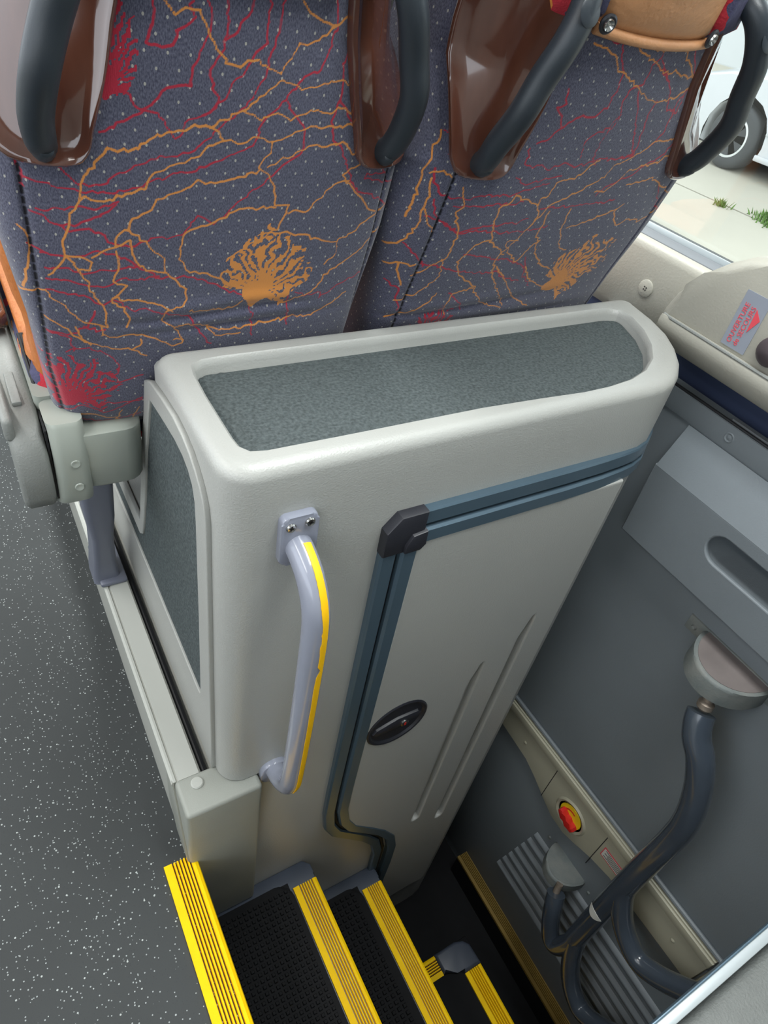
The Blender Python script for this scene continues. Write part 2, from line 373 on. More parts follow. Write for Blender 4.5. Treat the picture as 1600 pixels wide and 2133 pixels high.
# carpet insert in the tray: dense short pile grid
def carpet_top():
    g=G(); poly=offset_poly(tray,0.0)
    bm=bmesh.new(); v=[bm.verts.new((p[0],p[1],TOP-0.038)) for p in poly]; f=bm.faces.new(v)
    bmesh.ops.triangulate(bm,faces=[f])
    bmesh.ops.subdivide_edges(bm,edges=bm.edges[:],cuts=5,use_grid_fill=True)
    bnd={v for e in bm.edges if e.is_boundary for v in e.verts}
    for v in bm.verts:
        v.co.z+= -0.003 if v in bnd else 0.004+random.uniform(-0.001,0.001)
    return bmg(bm)
put('carpet_top',carpet_top(),'carpet',cab,angle=80,label='charcoal carpet insert in the cabinet top')
# left side: frame plate with carpet in it, set on plane x=0.36
fr_out=[(1.556,-0.985),(1.50,-0.955),(1.40,-0.94),(1.306,-0.932),(1.24,-0.938),(1.19,-0.952),(1.15,-0.975),(1.12,-1.0),(1.098,-1.032),(1.088,-1.08),(1.088,-1.5),(1.088,-2.0),(1.088,-2.19),(2.5,-2.19),(2.5,-1.71),(1.815,-1.71),(1.74,-1.5),(1.66,-1.25),(1.60,-1.12)]
fr_in=[(1.52,-1.012),(1.46,-1.005),(1.38,-0.995),(1.30,-0.988),(1.24,-0.992),(1.20,-1.006),(1.172,-1.03),(1.158,-1.07),(1.155,-1.13),(1.16,-1.5),(1.172,-1.875),(1.185,-1.897),(1.22,-1.9),(2.42,-1.9),(2.44,-1.88),(2.44,-1.80),(2.42,-1.78),(1.835,-1.78),(1.80,-1.75),(1.76,-1.66),(1.70,-1.5),(1.62,-1.25),(1.565,-1.12),(1.528,-1.03)]
put('side_extension',box(0.362,1.0,1.6,2.5,-2.21,-1.71,0.012),'console',cab)
put('side_frame',plate(fr_out,[fr_in],(0.346,0,0),(0,1,0),(0,0,1),(-1,0,0),0.016,0.004),'console',cab,angle=40,label='pale grey rim around the side carpet')
put('carpet_side',slab(offset_poly(fr_in[::-1],-0.002)[::1],(0.361,0,0),(0,1,0),(0,0,1),(-1,0,0),0.007,0),'carpet',cab,label='charcoal carpet on the cabinet side')
# blue grey twin trims round the compartment door
def ribbon_h(z0,z1,x0,d):
    P=[(x0,1.0)]+[(x,1.0) for x in (1.1,1.4,1.55)]+NOSE+[(2.05,1.5)]
    rings=[]
    d0=d
    for i,p in enumerate(P):
        a=np.array(P[max(i-1,0)]);b=np.array(P[min(i+1,len(P)-1)]); t=(b-a)/np.linalg.norm(b-a); nn=np.array([t[1],-t[0]])
        d=d0*(1-0.72*min(1,max(0,(p[0]-1.5)/0.3)))
        q=np.array(p)+nn*d; r_=np.array(p)-nn*0.01; q2=np.array(p)+nn*d*0.75
        e=0.005
        rings.append([(r_[0],r_[1],z0),(q2[0],q2[1],z0),(q[0],q[1],z0+e),(q[0],q[1],z1-e),(q2[0],q2[1],z1),(r_[0],r_[1],z1)])
    return loft(rings)
def ribbon_path(P,w,d,y=1.0):
    """flat strip on plane y: P centre line (x,z)"""
    rings=[]
    for i,p in enumerate(P):
        a=np.array(P[max(i-1,0)]);b=np.array(P[min(i+1,len(P)-1)]); t=(b-a)/np.linalg.norm(b-a); nn=np.array([-t[1],t[0]])
        L=np.array(p)+nn*w/2; Rr=np.array(p)-nn*w/2; L2=np.array(p)+nn*(w/2-0.006); R2=np.array(p)-nn*(w/2-0.006)
        rings.append([(L[0],y+0.01,L[1]),(L[0],y-d*0.7,L[1]),(L2[0],y-d,L2[1]),(R2[0],y-d,R2[1]),(Rr[0],y-d*0.7,Rr[1]),(Rr[0],y+0.01,Rr[1])])
    return loft(rings)
put('door_surround',ribbon_h(-1.160,-1.108,0.87,0.024),'trim',cab,angle=25,label='upper blue grey aluminium trim strip')
put('door_surround',ribbon_h(-1.218,-1.168,0.87,0.034),'trim',cab,angle=25)
put('door_seal',ribbon_h(-1.170,-1.156,0.83,0.012),'groove',cab)
bend=lambda x,dx:[(x,-1.2),(x,-1.9),(x,-2.6),(x+0.003,-2.78),(x+0.02+dx*0.2,-2.92),(x+0.065+dx*0.3,-3.03),(x+0.14+dx*0.4,-3.13),(x+0.25+dx*0.5,-3.28),(x+0.33+dx*0.5,-3.42),(x+0.37+dx*0.5,-3.58),(x+0.38+dx*0.5,-3.8),(x+0.38+dx*0.5,-4.3)]
put('door_surround',ribbon_path(bend(0.801,0),0.05,0.024),'trim',cab,angle=25)
put('door_surround',ribbon_path(bend(0.860,0.05),0.05,0.034),'trim',cab,angle=25)
put('door_seal',ribbon_path(bend(0.830,0.02),0.016,0.012),'groove',cab)
# black corner pieces
put('corner_piece',slab([(0.774,-1.235),(0.774,-1.150),(0.812,-1.105),(0.893,-1.105),(0.893,-1.235)],(0,1.0,0),(1,0,0),(0,0,1),(0,-1,0),0.032,0.005),'blackpl',cab,label='black chamfered corner joint')
put('corner_piece',slab([(0.836,-1.232),(0.836,-1.205),(0.853,-1.172),(0.897,-1.166),(0.900,-1.215),(0.885,-1.232)],(0,1.0,0),(1,0,0),(0,0,1),(0,-1,0),0.042,0.004),'blackpl',cab)
# compartment door leaf with pressed grooves
def slot(x0,x1,z0,z1):
    r=(x1-x0)/2; return [(x0,z0+r)]+[(x0+r-r*math.cos(a),z0+r-r*math.sin(a)) for a in np.linspace(0.3,math.pi-0.3,6)]+[(x1,z0+r),(x1,z1-0.04),(x1-0.012,z1-0.012),(x1-0.03,z1-0.03),(x0,z1-0.15)]
dl=[(0.886,-1.22),(0.886,-2.6),(0.89,-2.8),(0.915,-2.93),(0.97,-3.04),(1.06,-3.14),(1.16,-3.28),(1.24,-3.42),(1.28,-3.58),(1.29,-3.8),(1.29,-4.5),(1.662,-4.5),(1.662,-1.22)]
put('compartment_door',plate(dl,[slot(1.315,1.372,-3.36,-1.99),slot(1.492,1.55,-3.50,-1.79),[(1.012+0.122*math.cos(a),-2.2+0.122*math.sin(a)) for a in np.linspace(0,2*math.pi,40,endpoint=False)]],(0,0.97,0),(1,0,0),(0,0,1),(0,-1,0),0.036,0.008),'console',cab,angle=50,label='grey compartment door with pressed vertical grooves')
# turn latch
lk=put('latch_dish',lathe([(0.0,-0.027),(0.085,-0.025),(0.108,-0.008),(0.116,0.003),(0.124,0.005),(0.130,0.001),(0.130,-0.005)],(1.012,0.97,-2.2),(0,-1,0),36),'blackpl',cab,label='round black latch dish')
th_=math.radians(8); U=np.array([math.cos(th_),0,math.sin(th_)]); V=np.array([-math.sin(th_),0,math.cos(th_)])
bar=[(-0.108,0.0),(-0.09,-0.022),(0.0,-0.036),(0.09,-0.022),(0.108,0.0),(0.09,0.022),(0.0,0.036),(-0.09,0.022)]
put('latch_bar',slab(bar,(1.012,0.998,-2.2),U,V,(0,-1,0),0.035,0.012),'blackpl',cab)
put('latch_lock',lathe([(0,0),(0.017,0),(0.017,0.004),(0.012,0.006),(0,0.004)],(1.04,0.963,-2.206),(0,-1,0),20),'screw',cab,label='small chrome key lock')
put('key_slot',box(1.037,1.043,0.956,0.960,-2.214,-2.198),'red',cab)

# ---- grab handle on the cabinet front
gh=ROOT('grab_handle','lavender grey grab handle with a worn yellow tape stripe on the cabinet front','handle',(0.53,0.92,-2.2))
hp=[(0.53,1.0,-1.105),(0.53,0.955,-1.115),(0.53,0.905,-1.145),(0.53,0.868,-1.20),(0.53,0.855,-1.27),(0.53,0.853,-1.4),(0.53,0.857,-1.7),(0.53,0.866,-1.98),(0.53,0.875,-2.06),(0.53,0.897,-2.115),(0.53,0.94,-2.155),(0.53,1.0,-2.175)]
HR=0.034
put('bar',tube(hp,HR,20,6),'rail',gh,angle=80)
pp=rrect(0.484,0.577,-1.165,-1.015,0.018); put('mount_plate',slab(pp,(0,1.0,0),(1,0,0),(0,0,1),(0,-1,0),0.022,0.008),'rail',gh)
put('mount_plate',slab(rrect(0.48,0.58,-2.25,-2.135,0.045),(0,1.0,0),(1,0,0),(0,0,1),(0,-1,0),0.02,0.008),'rail',gh)
for x,z in ((0.506,-1.042),(0.553,-1.037)): screw(gh,(x,0.978,z),(0,-1,0),0.0125)
# yellow stripe: a thin strip lying on the bar, facing the camera side and up, with a ragged edge
def stripe():
    P=cat(hp,10); a0,a1=8,len(P)-26; rings=[]
    for i in range(a0,a1):
        p=P[i]; t=P[i+1]-P[i-1]; t/=np.linalg.norm(t); sx=np.array([1.0,0,0]); nn=np.cross(sx,t); nn=nn if nn[1]<0 else -nn
        rag=random.uniform(-0.09,0.02) if (a0+22<i<a0+44) else random.uniform(-0.02,0.01)
        lo,hi=-0.02+rag*-1,0.56
        if abs(i-(a0+42))<1: lo=0.3
        row=[]
        for an in np.linspace(lo,hi,5): row.append(p+(HR+0.0016)*(math.sin(an)*sx+math.cos(an)*nn))
        for an in (hi,lo): row.append(p+(HR-0.004)*(math.sin(an)*sx+math.cos(an)*nn))
        rings.append(row)
    return loft(rings)
put('tape_stripe',stripe(),'ytape',gh,angle=50,label='yellow warning tape along the bar')

# ---- end cap of the podium
cp=ROOT('podium_end_cap','grey moulded end cap with round plug at the cabinet foot above the yellow edge','cap',(0.35,1.0,-3.2))
put('shell',box(0.222,0.478,0.955,1.092,-3.2,PZ+0.006,0.014,3),'cap',cp)
put('plug',lathe([(0,0),(0.021,0),(0.021,0.004),(0.017,0.008),(0,0.009)],(0.288,1.055,PZ+0.005),(0,0,1),20),'podium',cp,label='pale round plug')
put('side_flange',slab([(0.965,FZ+0.01),(1.09,FZ+0.01),(1.16,FZ+0.13),(1.165,PZ-0.02),(1.09,PZ-0.0)],(0.222,0,0),(0,1,0),(0,0,1),(-1,0,0),0.006,0.002),'cap',cp)

# ================================================================ steps
def ridges(x0,x1,z,n=6,h=0.013,drop=0.10):
    """nosing profile with ribs: flat top with grooves, rolled front lip"""
    w=x1-x0; p=[(x0,z-0.02),(x0,z)]
    a=x0+w*0.24; b=x1-w*0.16; st=(b-a)/n
    for i in range(n):
        c=a+st*i; p+=[(c,z),(c+st*0.18,z-h),(c+st*0.42,z-h),(c+st*0.60,z)]
    p+=[(x1-0.012,z),(x1-0.003,z-0.005),(x1,z-0.014),(x1,z-drop),(x1-0.015,z-drop),(x1-0.015,z-0.02)]
    return p
YN=-0.30
fl=ROOT('edge_strip','bright yellow ribbed edge strip along the aisle floor above the steps','edge strip',(0.2,0.4,FZ))
put('nosing',extr(ridges(0.138,0.25,FZ+0.012,drop=0.14),-0.62,0.985),'yellow',fl,angle=20)
put('riser',box(0.2,0.238,-0.62,0.97,-3.2,FZ-0.11),'step',fl,smooth=False)
def stuff_mat(x0,x1,y0,y1,z,pitch,r):
    """rubber mat with rows of small square studs"""
    g=box(x0,x1,y0,y1,z-0.012,z)
    nx=int((x1-x0)/pitch); ny=int((y1-y0)/pitch)
    for i in range(nx):
        for j in range(ny):
            cx=x0+(i+0.5)*pitch; cy=y0+(j+0.5)*pitch; a=pitch*0.33; b=pitch*0.22
            if cx>x1-r and cy>y1-r and (cx-(x1-r))**2+(cy-(y1-r))**2>r*r: continue
            v=[(cx-a,cy-a,z),(cx+a,cy-a,z),(cx+a,cy+a,z),(cx-a,cy+a,z),(cx-b,cy-b,z+0.008),(cx+b,cy-b,z+0.008),(cx+b,cy+b,z+0.008),(cx-b,cy+b,z+0.008)]
            g.add(v,[(4,5,6,7),(0,1,5,4),(1,2,6,5),(2,3,7,6),(3,0,4,7)])
    return g
def step(x0,xn0,xn1,z,zb,lab,pitch):
    st=ROOT('stair_step',lab,'step',((x0+xn1)/2,0.4,zb),group='steps down to the door')
    # plastic surround, with the mat lying in a rounded window
    out=[(x0,YN),(xn1-0.012,YN),(xn1-0.012,0.905),(xn1,0.93),(xn1,0.97),(xn1-0.03,1.0),(x0,1.0)]
    put('tread_frame',slab(out,(0,0,z-0.05),(1,0,0),(0,1,0),(0,0,1),0.045,0.006),'step',st)
    put('riser',box(xn1-0.05,xn1-0.025,YN,1.0,zb,z-0.04),'step',st,smooth=False)
    r=0.07
    pts=[(x0,YN),(xn0-0.004,YN),(xn0-0.004,0.948-r)]+arc(xn0-0.004-r,0.948-r,r,0,90,5)[1:]+[(x0,0.948)]
    mt=put('mat',slab(pts,(0,0,z-0.01),(1,0,0),(0,1,0),(0,0,1),0.008,0.003),'mat',st)
    if pitch: put('mat_studs',stuff_mat(x0+0.004,xn0-0.012,YN,0.94,z-0.003,pitch,r),'mat',st,kind='stuff',smooth=False)
    put('nosing',extr(ridges(xn0,xn1,z+0.006),YN,0.908),'yellow',st,angle=20,label='yellow ribbed nosing')
    return st
step(0.235,0.637,0.75,-3.2,-3.8,'uppermost step with a studded black mat and yellow nosing',0.0235)
step(0.70,1.075,1.192,-3.8,-4.95,'second step with a black mat and yellow nosing',0.03)
# lowest step: a half landing with a yellow return on its far edge
ls=ROOT('stair_step','lowest dark step with a black corner joint between two short yellow nosings','step',(1.4,0.2,-4.95),group='steps down to the door')
Z3=-4.4
put('tread',box(1.165,1.69,YN,0.56,-4.95,Z3-0.012,0.01),'mat',ls)
put('nosing',extr(ridges(1.57,1.685,Z3,n=5),YN,0.40),'yellow',ls,angle=20)
ret=ridges(0.0,0.11,Z3,n=5)
put('nosing',loft([[(1.17,0.45+p[0],p[1]) for p in ret],[(1.455,0.45+p[0],p[1]) for p in ret]]),'yellow',ls,angle=20)
put('corner_joint',slab([(1.455,0.45),(1.455,0.562),(1.60,0.562),(1.65,0.545),(1.68,0.51),(1.687,0.40),(1.57,0.40),(1.54,0.44)],(0,0,Z3-0.1),(1,0,0),(0,1,0),(0,0,1),0.11,0.02,3),'step',ls)
put('floor_door_well',box(1.14,DX+0.02,YN,1.7,-5.05,-4.95),'mat',kind='structure').name='floor_3'

# ================================================================ near partition at the lower right
pa=ROOT('partition','grey grained partition with a bright aluminium top edge in the near right corner','partition',(1.4,-0.2,FZ))
PT=-1.5
put('panel',box(0.60,2.1,-0.62,-0.128,PT-0.16,PT-0.03,0.03,3),mat('grained_partition_grey',(100,103,101),0.6,var=0.06,vscale=60,bump=0.5,bscale=380),pa)
put('stair_side',box(0.25,2.1,-0.62,-0.30,-5.0,PT-0.15),'door',pa,smooth=False)
put('edge_trim',box(0.58,2.1,-0.128,-0.108,PT-0.05,PT,0.003),'alu',pa)
put('edge_lip',box(0.58,2.1,-0.108,-0.1035,PT-0.05,PT-0.004,0.002),'trim',pa)

# ================================================================ bus door
dr=ROOT('door_1',None,None,(DX,0.5,-4.95),kind='structure')
put('leaf',box(DX,DX+0.06,-0.6,1.7,-4.95,-1.655),'door',dr,smooth=False)
put('leaf_end',box(DX,DX+0.06,1.09,1.7,-1.656,-1.085),'door',dr,smooth=False)
put('leaf_top',box(DX,DX+0.06,-0.6,1.09,-1.18,-1.085),'door',dr,smooth=False)
put('upper_flange',slab([(-0.6,-1.17),(1.6,-1.17),(1.6,-1.086),(-0.6,-1.086)],(DX,0,0),(0,1,0),(0,0,1),(-1,0,0),0.006,0.003),'door',dr)
for y in (0.95,0.45,1.45): put('rivet',lathe([(0.0,0.004),(0.010,0.001),(0.016,0.003),(0.019,0.0)],(DX-0.006,y,-1.126),(-1,0,0),18),'door',dr)
put('recess_back',box(2.215,2.25,-0.6,2.6,-1.12,-0.97),'shadebay',dr,smooth=False)
put('weather_strip',tube([(DX+0.005,-0.6,-1.082),(DX+0.005,0.5,-1.082),(DX+0.005,1.7,-1.082)],0.006,8,0),'groove',dr)
put('bright_line',box(DX+0.012,DX+0.02,-0.6,0.98,-1.079,-1.072),'ledge',dr)
# projecting grip block with a rounded pocket
bx=[(DX+0.02,-1.17),(DX,-1.172),(DX-0.075,-1.335),(DX-0.082,-1.345),(DX-0.082,-1.37)]
put('grip_block_top',extr([(DX+0.02,-1.175),(DX-0.004,-1.175),(DX-0.078,-1.338),(DX-0.07,-1.36),(DX+0.02,-1.36)],-0.6,1.10),'door',dr,angle=25)
ho=[(-0.6,-1.66),(1.10,-1.66),(1.10,-1.342),(-0.6,-1.342)]
pk=[(0.0,-1.385)]+arc(0.73,-1.45,0.065,90,-90,10)+[(0.0,-1.515)]
FX=DX-0.078
put('grip_block_face',plate(ho,[pk],(FX,0,0),(0,1,0),(0,0,1),(-1,0,0),0.02,0.006),'door',dr,angle=40)
pr_=[]
for d,x in ((0,FX+0.004),(0.004,FX+0.05),(0.008,FX+0.12),(0.02,FX+0.17)):
    q=offset_poly(pk[::-1],d); pr_.append([(x,p[0],p[1]) for p in q])
put('grip_pocket',loft(pr_,False,True),'door',dr,angle=40)
put('grip_block_end',box(FX+0.004,DX,-0.6,1.096,-1.66,-1.645),'door',dr,smooth=False)
# beige rail with emergency release
RX=DX-0.03
rail=[(1.3,-3.093),(-0.2,-3.075),(-0.2,-3.36),(0.30,-3.355),(0.42,-3.39),(0.50,-3.45),(0.60,-3.49),(0.70,-3.485),(0.80,-3.44),(0.88,-3.375),(0.98,-3.335),(1.3,-3.33)]
put('rail',slab(rail[::-1],(DX,0,0),(0,1,0),(0,0,1),(-1,0,0),0.03,0.01),'railbeige',dr,label='beige rail across the door')
put('rail_lip',slab([(1.3,-3.155),(-0.2,-3.14),(-0.2,-3.085),(1.3,-3.10)],(RX,0,0),(0,1,0),(0,0,1),(-1,0,0),0.012,0.01),'railbeige',dr)
put('rail_end',box(RX-0.005,DX,-0.26,-0.21,-3.36,-3.09,0.01),'railbeige',dr)
put('rail_seal',tube([(DX-0.012,1.3,-3.075),(DX-0.012,0.5,-3.066),(DX-0.012,-0.3,-3.056)],0.012,8,0),'door',dr)
for y in (0.42,0.80): put('rail_joint',box(RX-0.0012,RX+0.004,y-0.002,y+0.002,-3.47 if y<0.5 else -3.44,-3.16),'groove',dr)
for y,z in ((1.03,-3.25),(-0.05,-3.24)): put('rail_rivet',lathe([(0,0.006),(0.008,0.004),(0.012,0)],(RX,y,z),(-1,0,0),14),'railbeige',dr)
kc=(RX,0.615,-3.32)
put('release_rim',lathe([(0.082,-0.01),(0.082,0.005),(0.094,0.010),(0.104,0.0)],kc,(-1,0,0),32),'railbeige',dr)
disc=put('release_disc',lathe([(0,0.004),(0.070,0.004),(0.072,0.0)],kc,(-1,0,0),32),'yknob',dr,label='yellow disc behind the red release knob')
c_=math.radians(20)
Uk=np.array([0,math.cos(c_),math.sin(c_)]);Vk=np.array([0,-math.sin(c_),math.cos(c_)])
put('release_knob',slab([(-0.062,-0.012),(-0.045,-0.022),(-0.02,-0.016),(0,-0.024),(0.02,-0.016),(0.045,-0.022),(0.062,-0.012),(0.062,0.012),(0.045,0.022),(0.02,0.016),(0,0.024),(-0.02,0.016),(-0.045,0.022),(-0.062,0.012)],(RX-0.004,0.612,-3.335),Uk,Vk,(-1,0,0),0.035,0.010),'red',dr,label='red release knob')
arw=[(0.615+0.047*math.cos(a),-3.32+0.047*math.sin(a)) for a in np.linspace(0.4,2.0,10)]; arw+=[(0.615+0.038*math.cos(a),-3.32+0.038*math.sin(a)) for a in np.linspace(2.0,0.4,10)]
put('release_arrow',slab(arw,(RX-0.004,0,0),(0,1,0),(0,0,1),(-1,0,0),0.001,0),'red',disc)
lb=put('notice',slab([(0.24,-3.30),(0.40,-3.30),(0.40,-3.225),(0.24,-3.225)],(RX,0,0),(0,1,0),(0,0,1),(-1,0,0),0.0015,0),'pinkprint',dr,label='small white notice with red border')
put('notice_paper',slab([(0.245,-3.293),(0.395,-3.293),(0.395,-3.232),(0.245,-3.232)],(RX-0.0016,0,0),(0,1,0),(0,0,1),(-1,0,0),0.0008,0),'white',lb)
g=G()
for i in range(5):
    b=box(RX-0.0030,RX-0.0022,0.255,0.385-0.02*(i%2),-3.284+0.011*i,-3.280+0.011*i); g.add(b.v,b.f)
put('notice_print',g,'blackpl',lb,smooth=False)
# lower ribbed panel
put('lower_panel',slab([(-0.6,-4.86),(1.6,-4.86),(1.6,-3.2),(-0.6,-3.2)],(DX,0,0),(0,1,0),(0,0,1),(-1,0,0),0.01,0.004),'door',dr)
for i in range(7):
    z=-4.36+0.10*i; y1=0.80-0.015*i
    put('panel_rib',extr([(DX-0.008,z-0.024),(DX-0.030,z-0.012),(DX-0.033,z),(DX-0.030,z+0.012),(DX-0.008,z+0.024)],-0.6,y1),'door',dr,angle=60)
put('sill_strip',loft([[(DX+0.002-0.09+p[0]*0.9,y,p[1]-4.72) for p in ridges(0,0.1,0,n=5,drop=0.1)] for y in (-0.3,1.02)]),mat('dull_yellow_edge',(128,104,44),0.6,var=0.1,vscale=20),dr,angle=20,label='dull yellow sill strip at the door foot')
put('sill_curb',box(DX-0.085,DX,-0.3,1.02,-4.96,-4.75),'mat',dr,smooth=False)
# two half round brackets
def bracket(yc,zc,r,d,h,top):
    """half disc shelf standing out of the door, flat top"""
    disc=lambda k:[(DX-d*math.sin(a)*(1-k),yc+r*math.cos(a)*(1-k)) for a in np.linspace(0,math.pi,21)]
    root=put('bracket',slab(disc(0),(0,0,zc-h),(1,0,0),(0,1,0),(0,0,1),h,0.014,3),'box',dr,angle=40)
    put('bracket_top',slab(disc(0.09),(0,0,zc-0.001),(1,0,0),(0,1,0),(0,0,1),0.003,0),top,root)
    put('mounting_plate',slab([(yc-r-0.075,zc-h*0.75),(yc+r+0.075,zc-h*0.75),(yc+r+0.075,zc+0.006),(yc-r-0.075,zc+0.006)],(DX,0,0),(0,1,0),(0,0,1),(-1,0,0),0.008,0.003),'box',root)
    for s_ in (-1,1): put('bolt',lathe([(0,0.012),(0.009,0.010),(0.012,0)],(DX-0.008,yc+s_*(r+0.04),zc-0.035),(-1,0,0),12),'box',root)
bracket(0.49,-1.80,0.15,0.19,0.085,'brown')
bracket(0.48,-3.62,0.12,0.16,0.07,'box')

# ---- door hand rail
hr=ROOT('hand_rail','slate blue tubular hand rail with two curved branches fixed to the bus door','hand rail',(1.95,0.2,-4.1))
TR=0.051
main=[(1.955,0.435,-1.965),(1.94,0.42,-1.995),(1.925,0.385,-2.045),(1.92,0.33,-2.1),(1.92,0.27,-2.22),(1.92,0.225,-2.38),(1.92,0.212,-2.55),(1.92,0.212,-2.85),(1.92,0.205,-3.3),(1.92,0.195,-3.7)]
put('main_tube',tube(main,TR,20,6),'tube',hr,angle=80)
put('short_tube',tube([(1.95,0.40,-3.66),(1.93,0.37,-3.72),(1.92,0.33,-3.82),(1.92,0.275,-3.93),(1.92,0.225,-3.92),(1.92,0.197,-3.78),(1.92,0.195,-3.66)],0.048,18,6),'tube',hr,angle=80)
put('branch_tube',tube([(1.92,0.212,-2.98),(1.92,0.19,-3.08),(1.92,0.13,-3.2),(1.92,0.05,-3.275),(1.92,-0.04,-3.30),(1.93,-0.14,-3.23),(1.94,-0.24,-3.1)],0.049,18,6),'tube',hr,angle=80)
put('branch_tube',tube([(1.92,0.195,-3.66),(1.92,0.15,-3.84),(1.92,0.09,-3.98),(1.92,0.01,-4.07),(1.92,-0.07,-4.085),(1.92,-0.17,-3.98),(1.93,-0.24,-3.86)],0.049,18,6),'tube',hr,angle=80)
wr_=[[np.array([1.92,0.2042,0])+ (TR+0.0015-0.004*q)*np.array([-math.cos(a),math.sin(a),0])+np.array([0,0,-3.315+0.028*math.cos(1.6*(a-0.2))*h]) for q,h in ((0,1),(0,-1),(1,-1),(1,1))] for a in np.linspace(-0.75,1.15,14)]
put('worn_patch',loft(wr_),'white',hr,label='pale patch where the paint is worn off')
put('fixing_bolt',lathe([(0,0),(0.022,0),(0.03,0.01),(0.03,0.03),(0.018,0.04),(0.016,0.09),(0.024,0.1),(0.024,0.115),(0,0.115)],(1.965,0.44,-1.955),(0.18,0.2,1),12),'bolt',hr,label='rusty fixing bolt')
put('fixing_bolt',lathe([(0,0),(0.018,0),(0.018,0.06),(0,0.06)],(1.955,0.405,-3.67),(0.4,0.3,1),12),'bolt',hr)

# ---- emergency release housing on the window wall
eh=ROOT('emergency_housing','curved warm grey housing with emergency opening sticker below the window','housing',(2.15,0.9,-0.95))
ho=[(1.388,-0.905),(1.385,-0.86),(1.365,-0.80),(1.335,-0.755),(1.29,-0.695),(1.235,-0.64),(1.17,-0.595),(1.05,-0.555),(0.9,-0.53),(0.7,-0.52),(0.3,-0.52),(0.3,-0.905)]
put('upper_shell',slab(ho[::-1],(2.24,0,0),(0,1,0),(0,0,1),(-1,0,0),0.16,0.075,5),'beige',eh,angle=50)
put('lower_shell',extr([(2.06,-0.868),(2.05,-0.885),(2.055,-0.925),(2.08,-0.965),(2.12,-0.985),(2.24,-0.985),(2.24,-0.868)],-0.6,1.355),'beige',eh,angle=40)
put('lower_shell_end',box(2.085,2.235,1.34,1.385,-0.975,-0.875,0.015),'beige',eh)
put('seam_line',tube([(2.078,1.36,-0.872),(2.062,1.32,-0.868),(2.060,0.9,-0.868),(2.060,-0.4,-0.868)],0.006,8,0),'arm',eh)
stq=put('sticker',slab(rrect(1.035,1.125,-0.855,-0.675,0.003,2),(2.0795,0,0),(0,1,0),(0,0,1),(-1,0,0),0.0015,0),'sticker',eh,label='grey sticker with red emergency opening text')
text('OUVERTURE',0.0235,'pinkprint',(2.0775,1.094,-0.842),(0,0,1),(0,1,0),stq,'lettering')
text('de SECOURS',0.0235,'pinkprint',(2.0775,1.070,-0.842),(0,0,1),(0,1,0),stq,'lettering')
put('arrow',slab([(1.066,-0.715),(1.040,-0.742),(1.062,-0.790)],(2.0775,0,0),(0,1,0),(0,0,1),(-1,0,0),0.001,0),'pinkprint',stq)
put('release_grip',lathe([(0,0.04),(0.03,0.036),(0.045,0.024),(0.05,0.0)],(2.085,0.955,-0.80),(-1,0,0),24),mat('dark_brown_grip',(74,66,70),0.4),eh,label='dark rounded release grip')

# ================================================================ seats
ZT=[-1.2,-.85,-.6,-.42,-.2,0,.3,.5];HWT=[.405,.425,.458,.47,.425,.385,.35,.30];DT=[.15,.16,.18,.2,.31,.34,.34,.34];NT=[4.6,4.4,4.0,3.5,2.4,2.3,2.3,2.3]
def lean(z,ang): return -0.06*np.maximum(0,(np.asarray(z)+0.42)/0.42) if ang==18 else 0.0*np.asarray(z)
def yplane(z,ang): return (1.615 if ang==18 else 1.6)-(z+1.15)*math.tan(math.radians(ang))
def surf(dx,z,xc,ang,off=0.0):
    def f(dx,z):
        hw=np.interp(z,ZT,HWT)*(1.10 if ang==18 else 1.0);d=np.interp(z,ZT,DT);n=np.interp(z,ZT,NT); a=min(abs(dx)/hw,.995)
        return np.array([xc+dx+float(lean(z,ang)),yplane(z,ang)+d*(1-(1-a**n)**(1/n)),z])
    p=f(dx,z)
    if off:
        e=0.004; a=f(dx+e,z)-f(dx-e,z); b=f(dx,z+e)-f(dx,z-e); nn=np.cross(a,b); nn/=np.linalg.norm(nn)
        if nn[1]>0: nn=-nn
        p=p+nn*off
    return p
PRINT={}
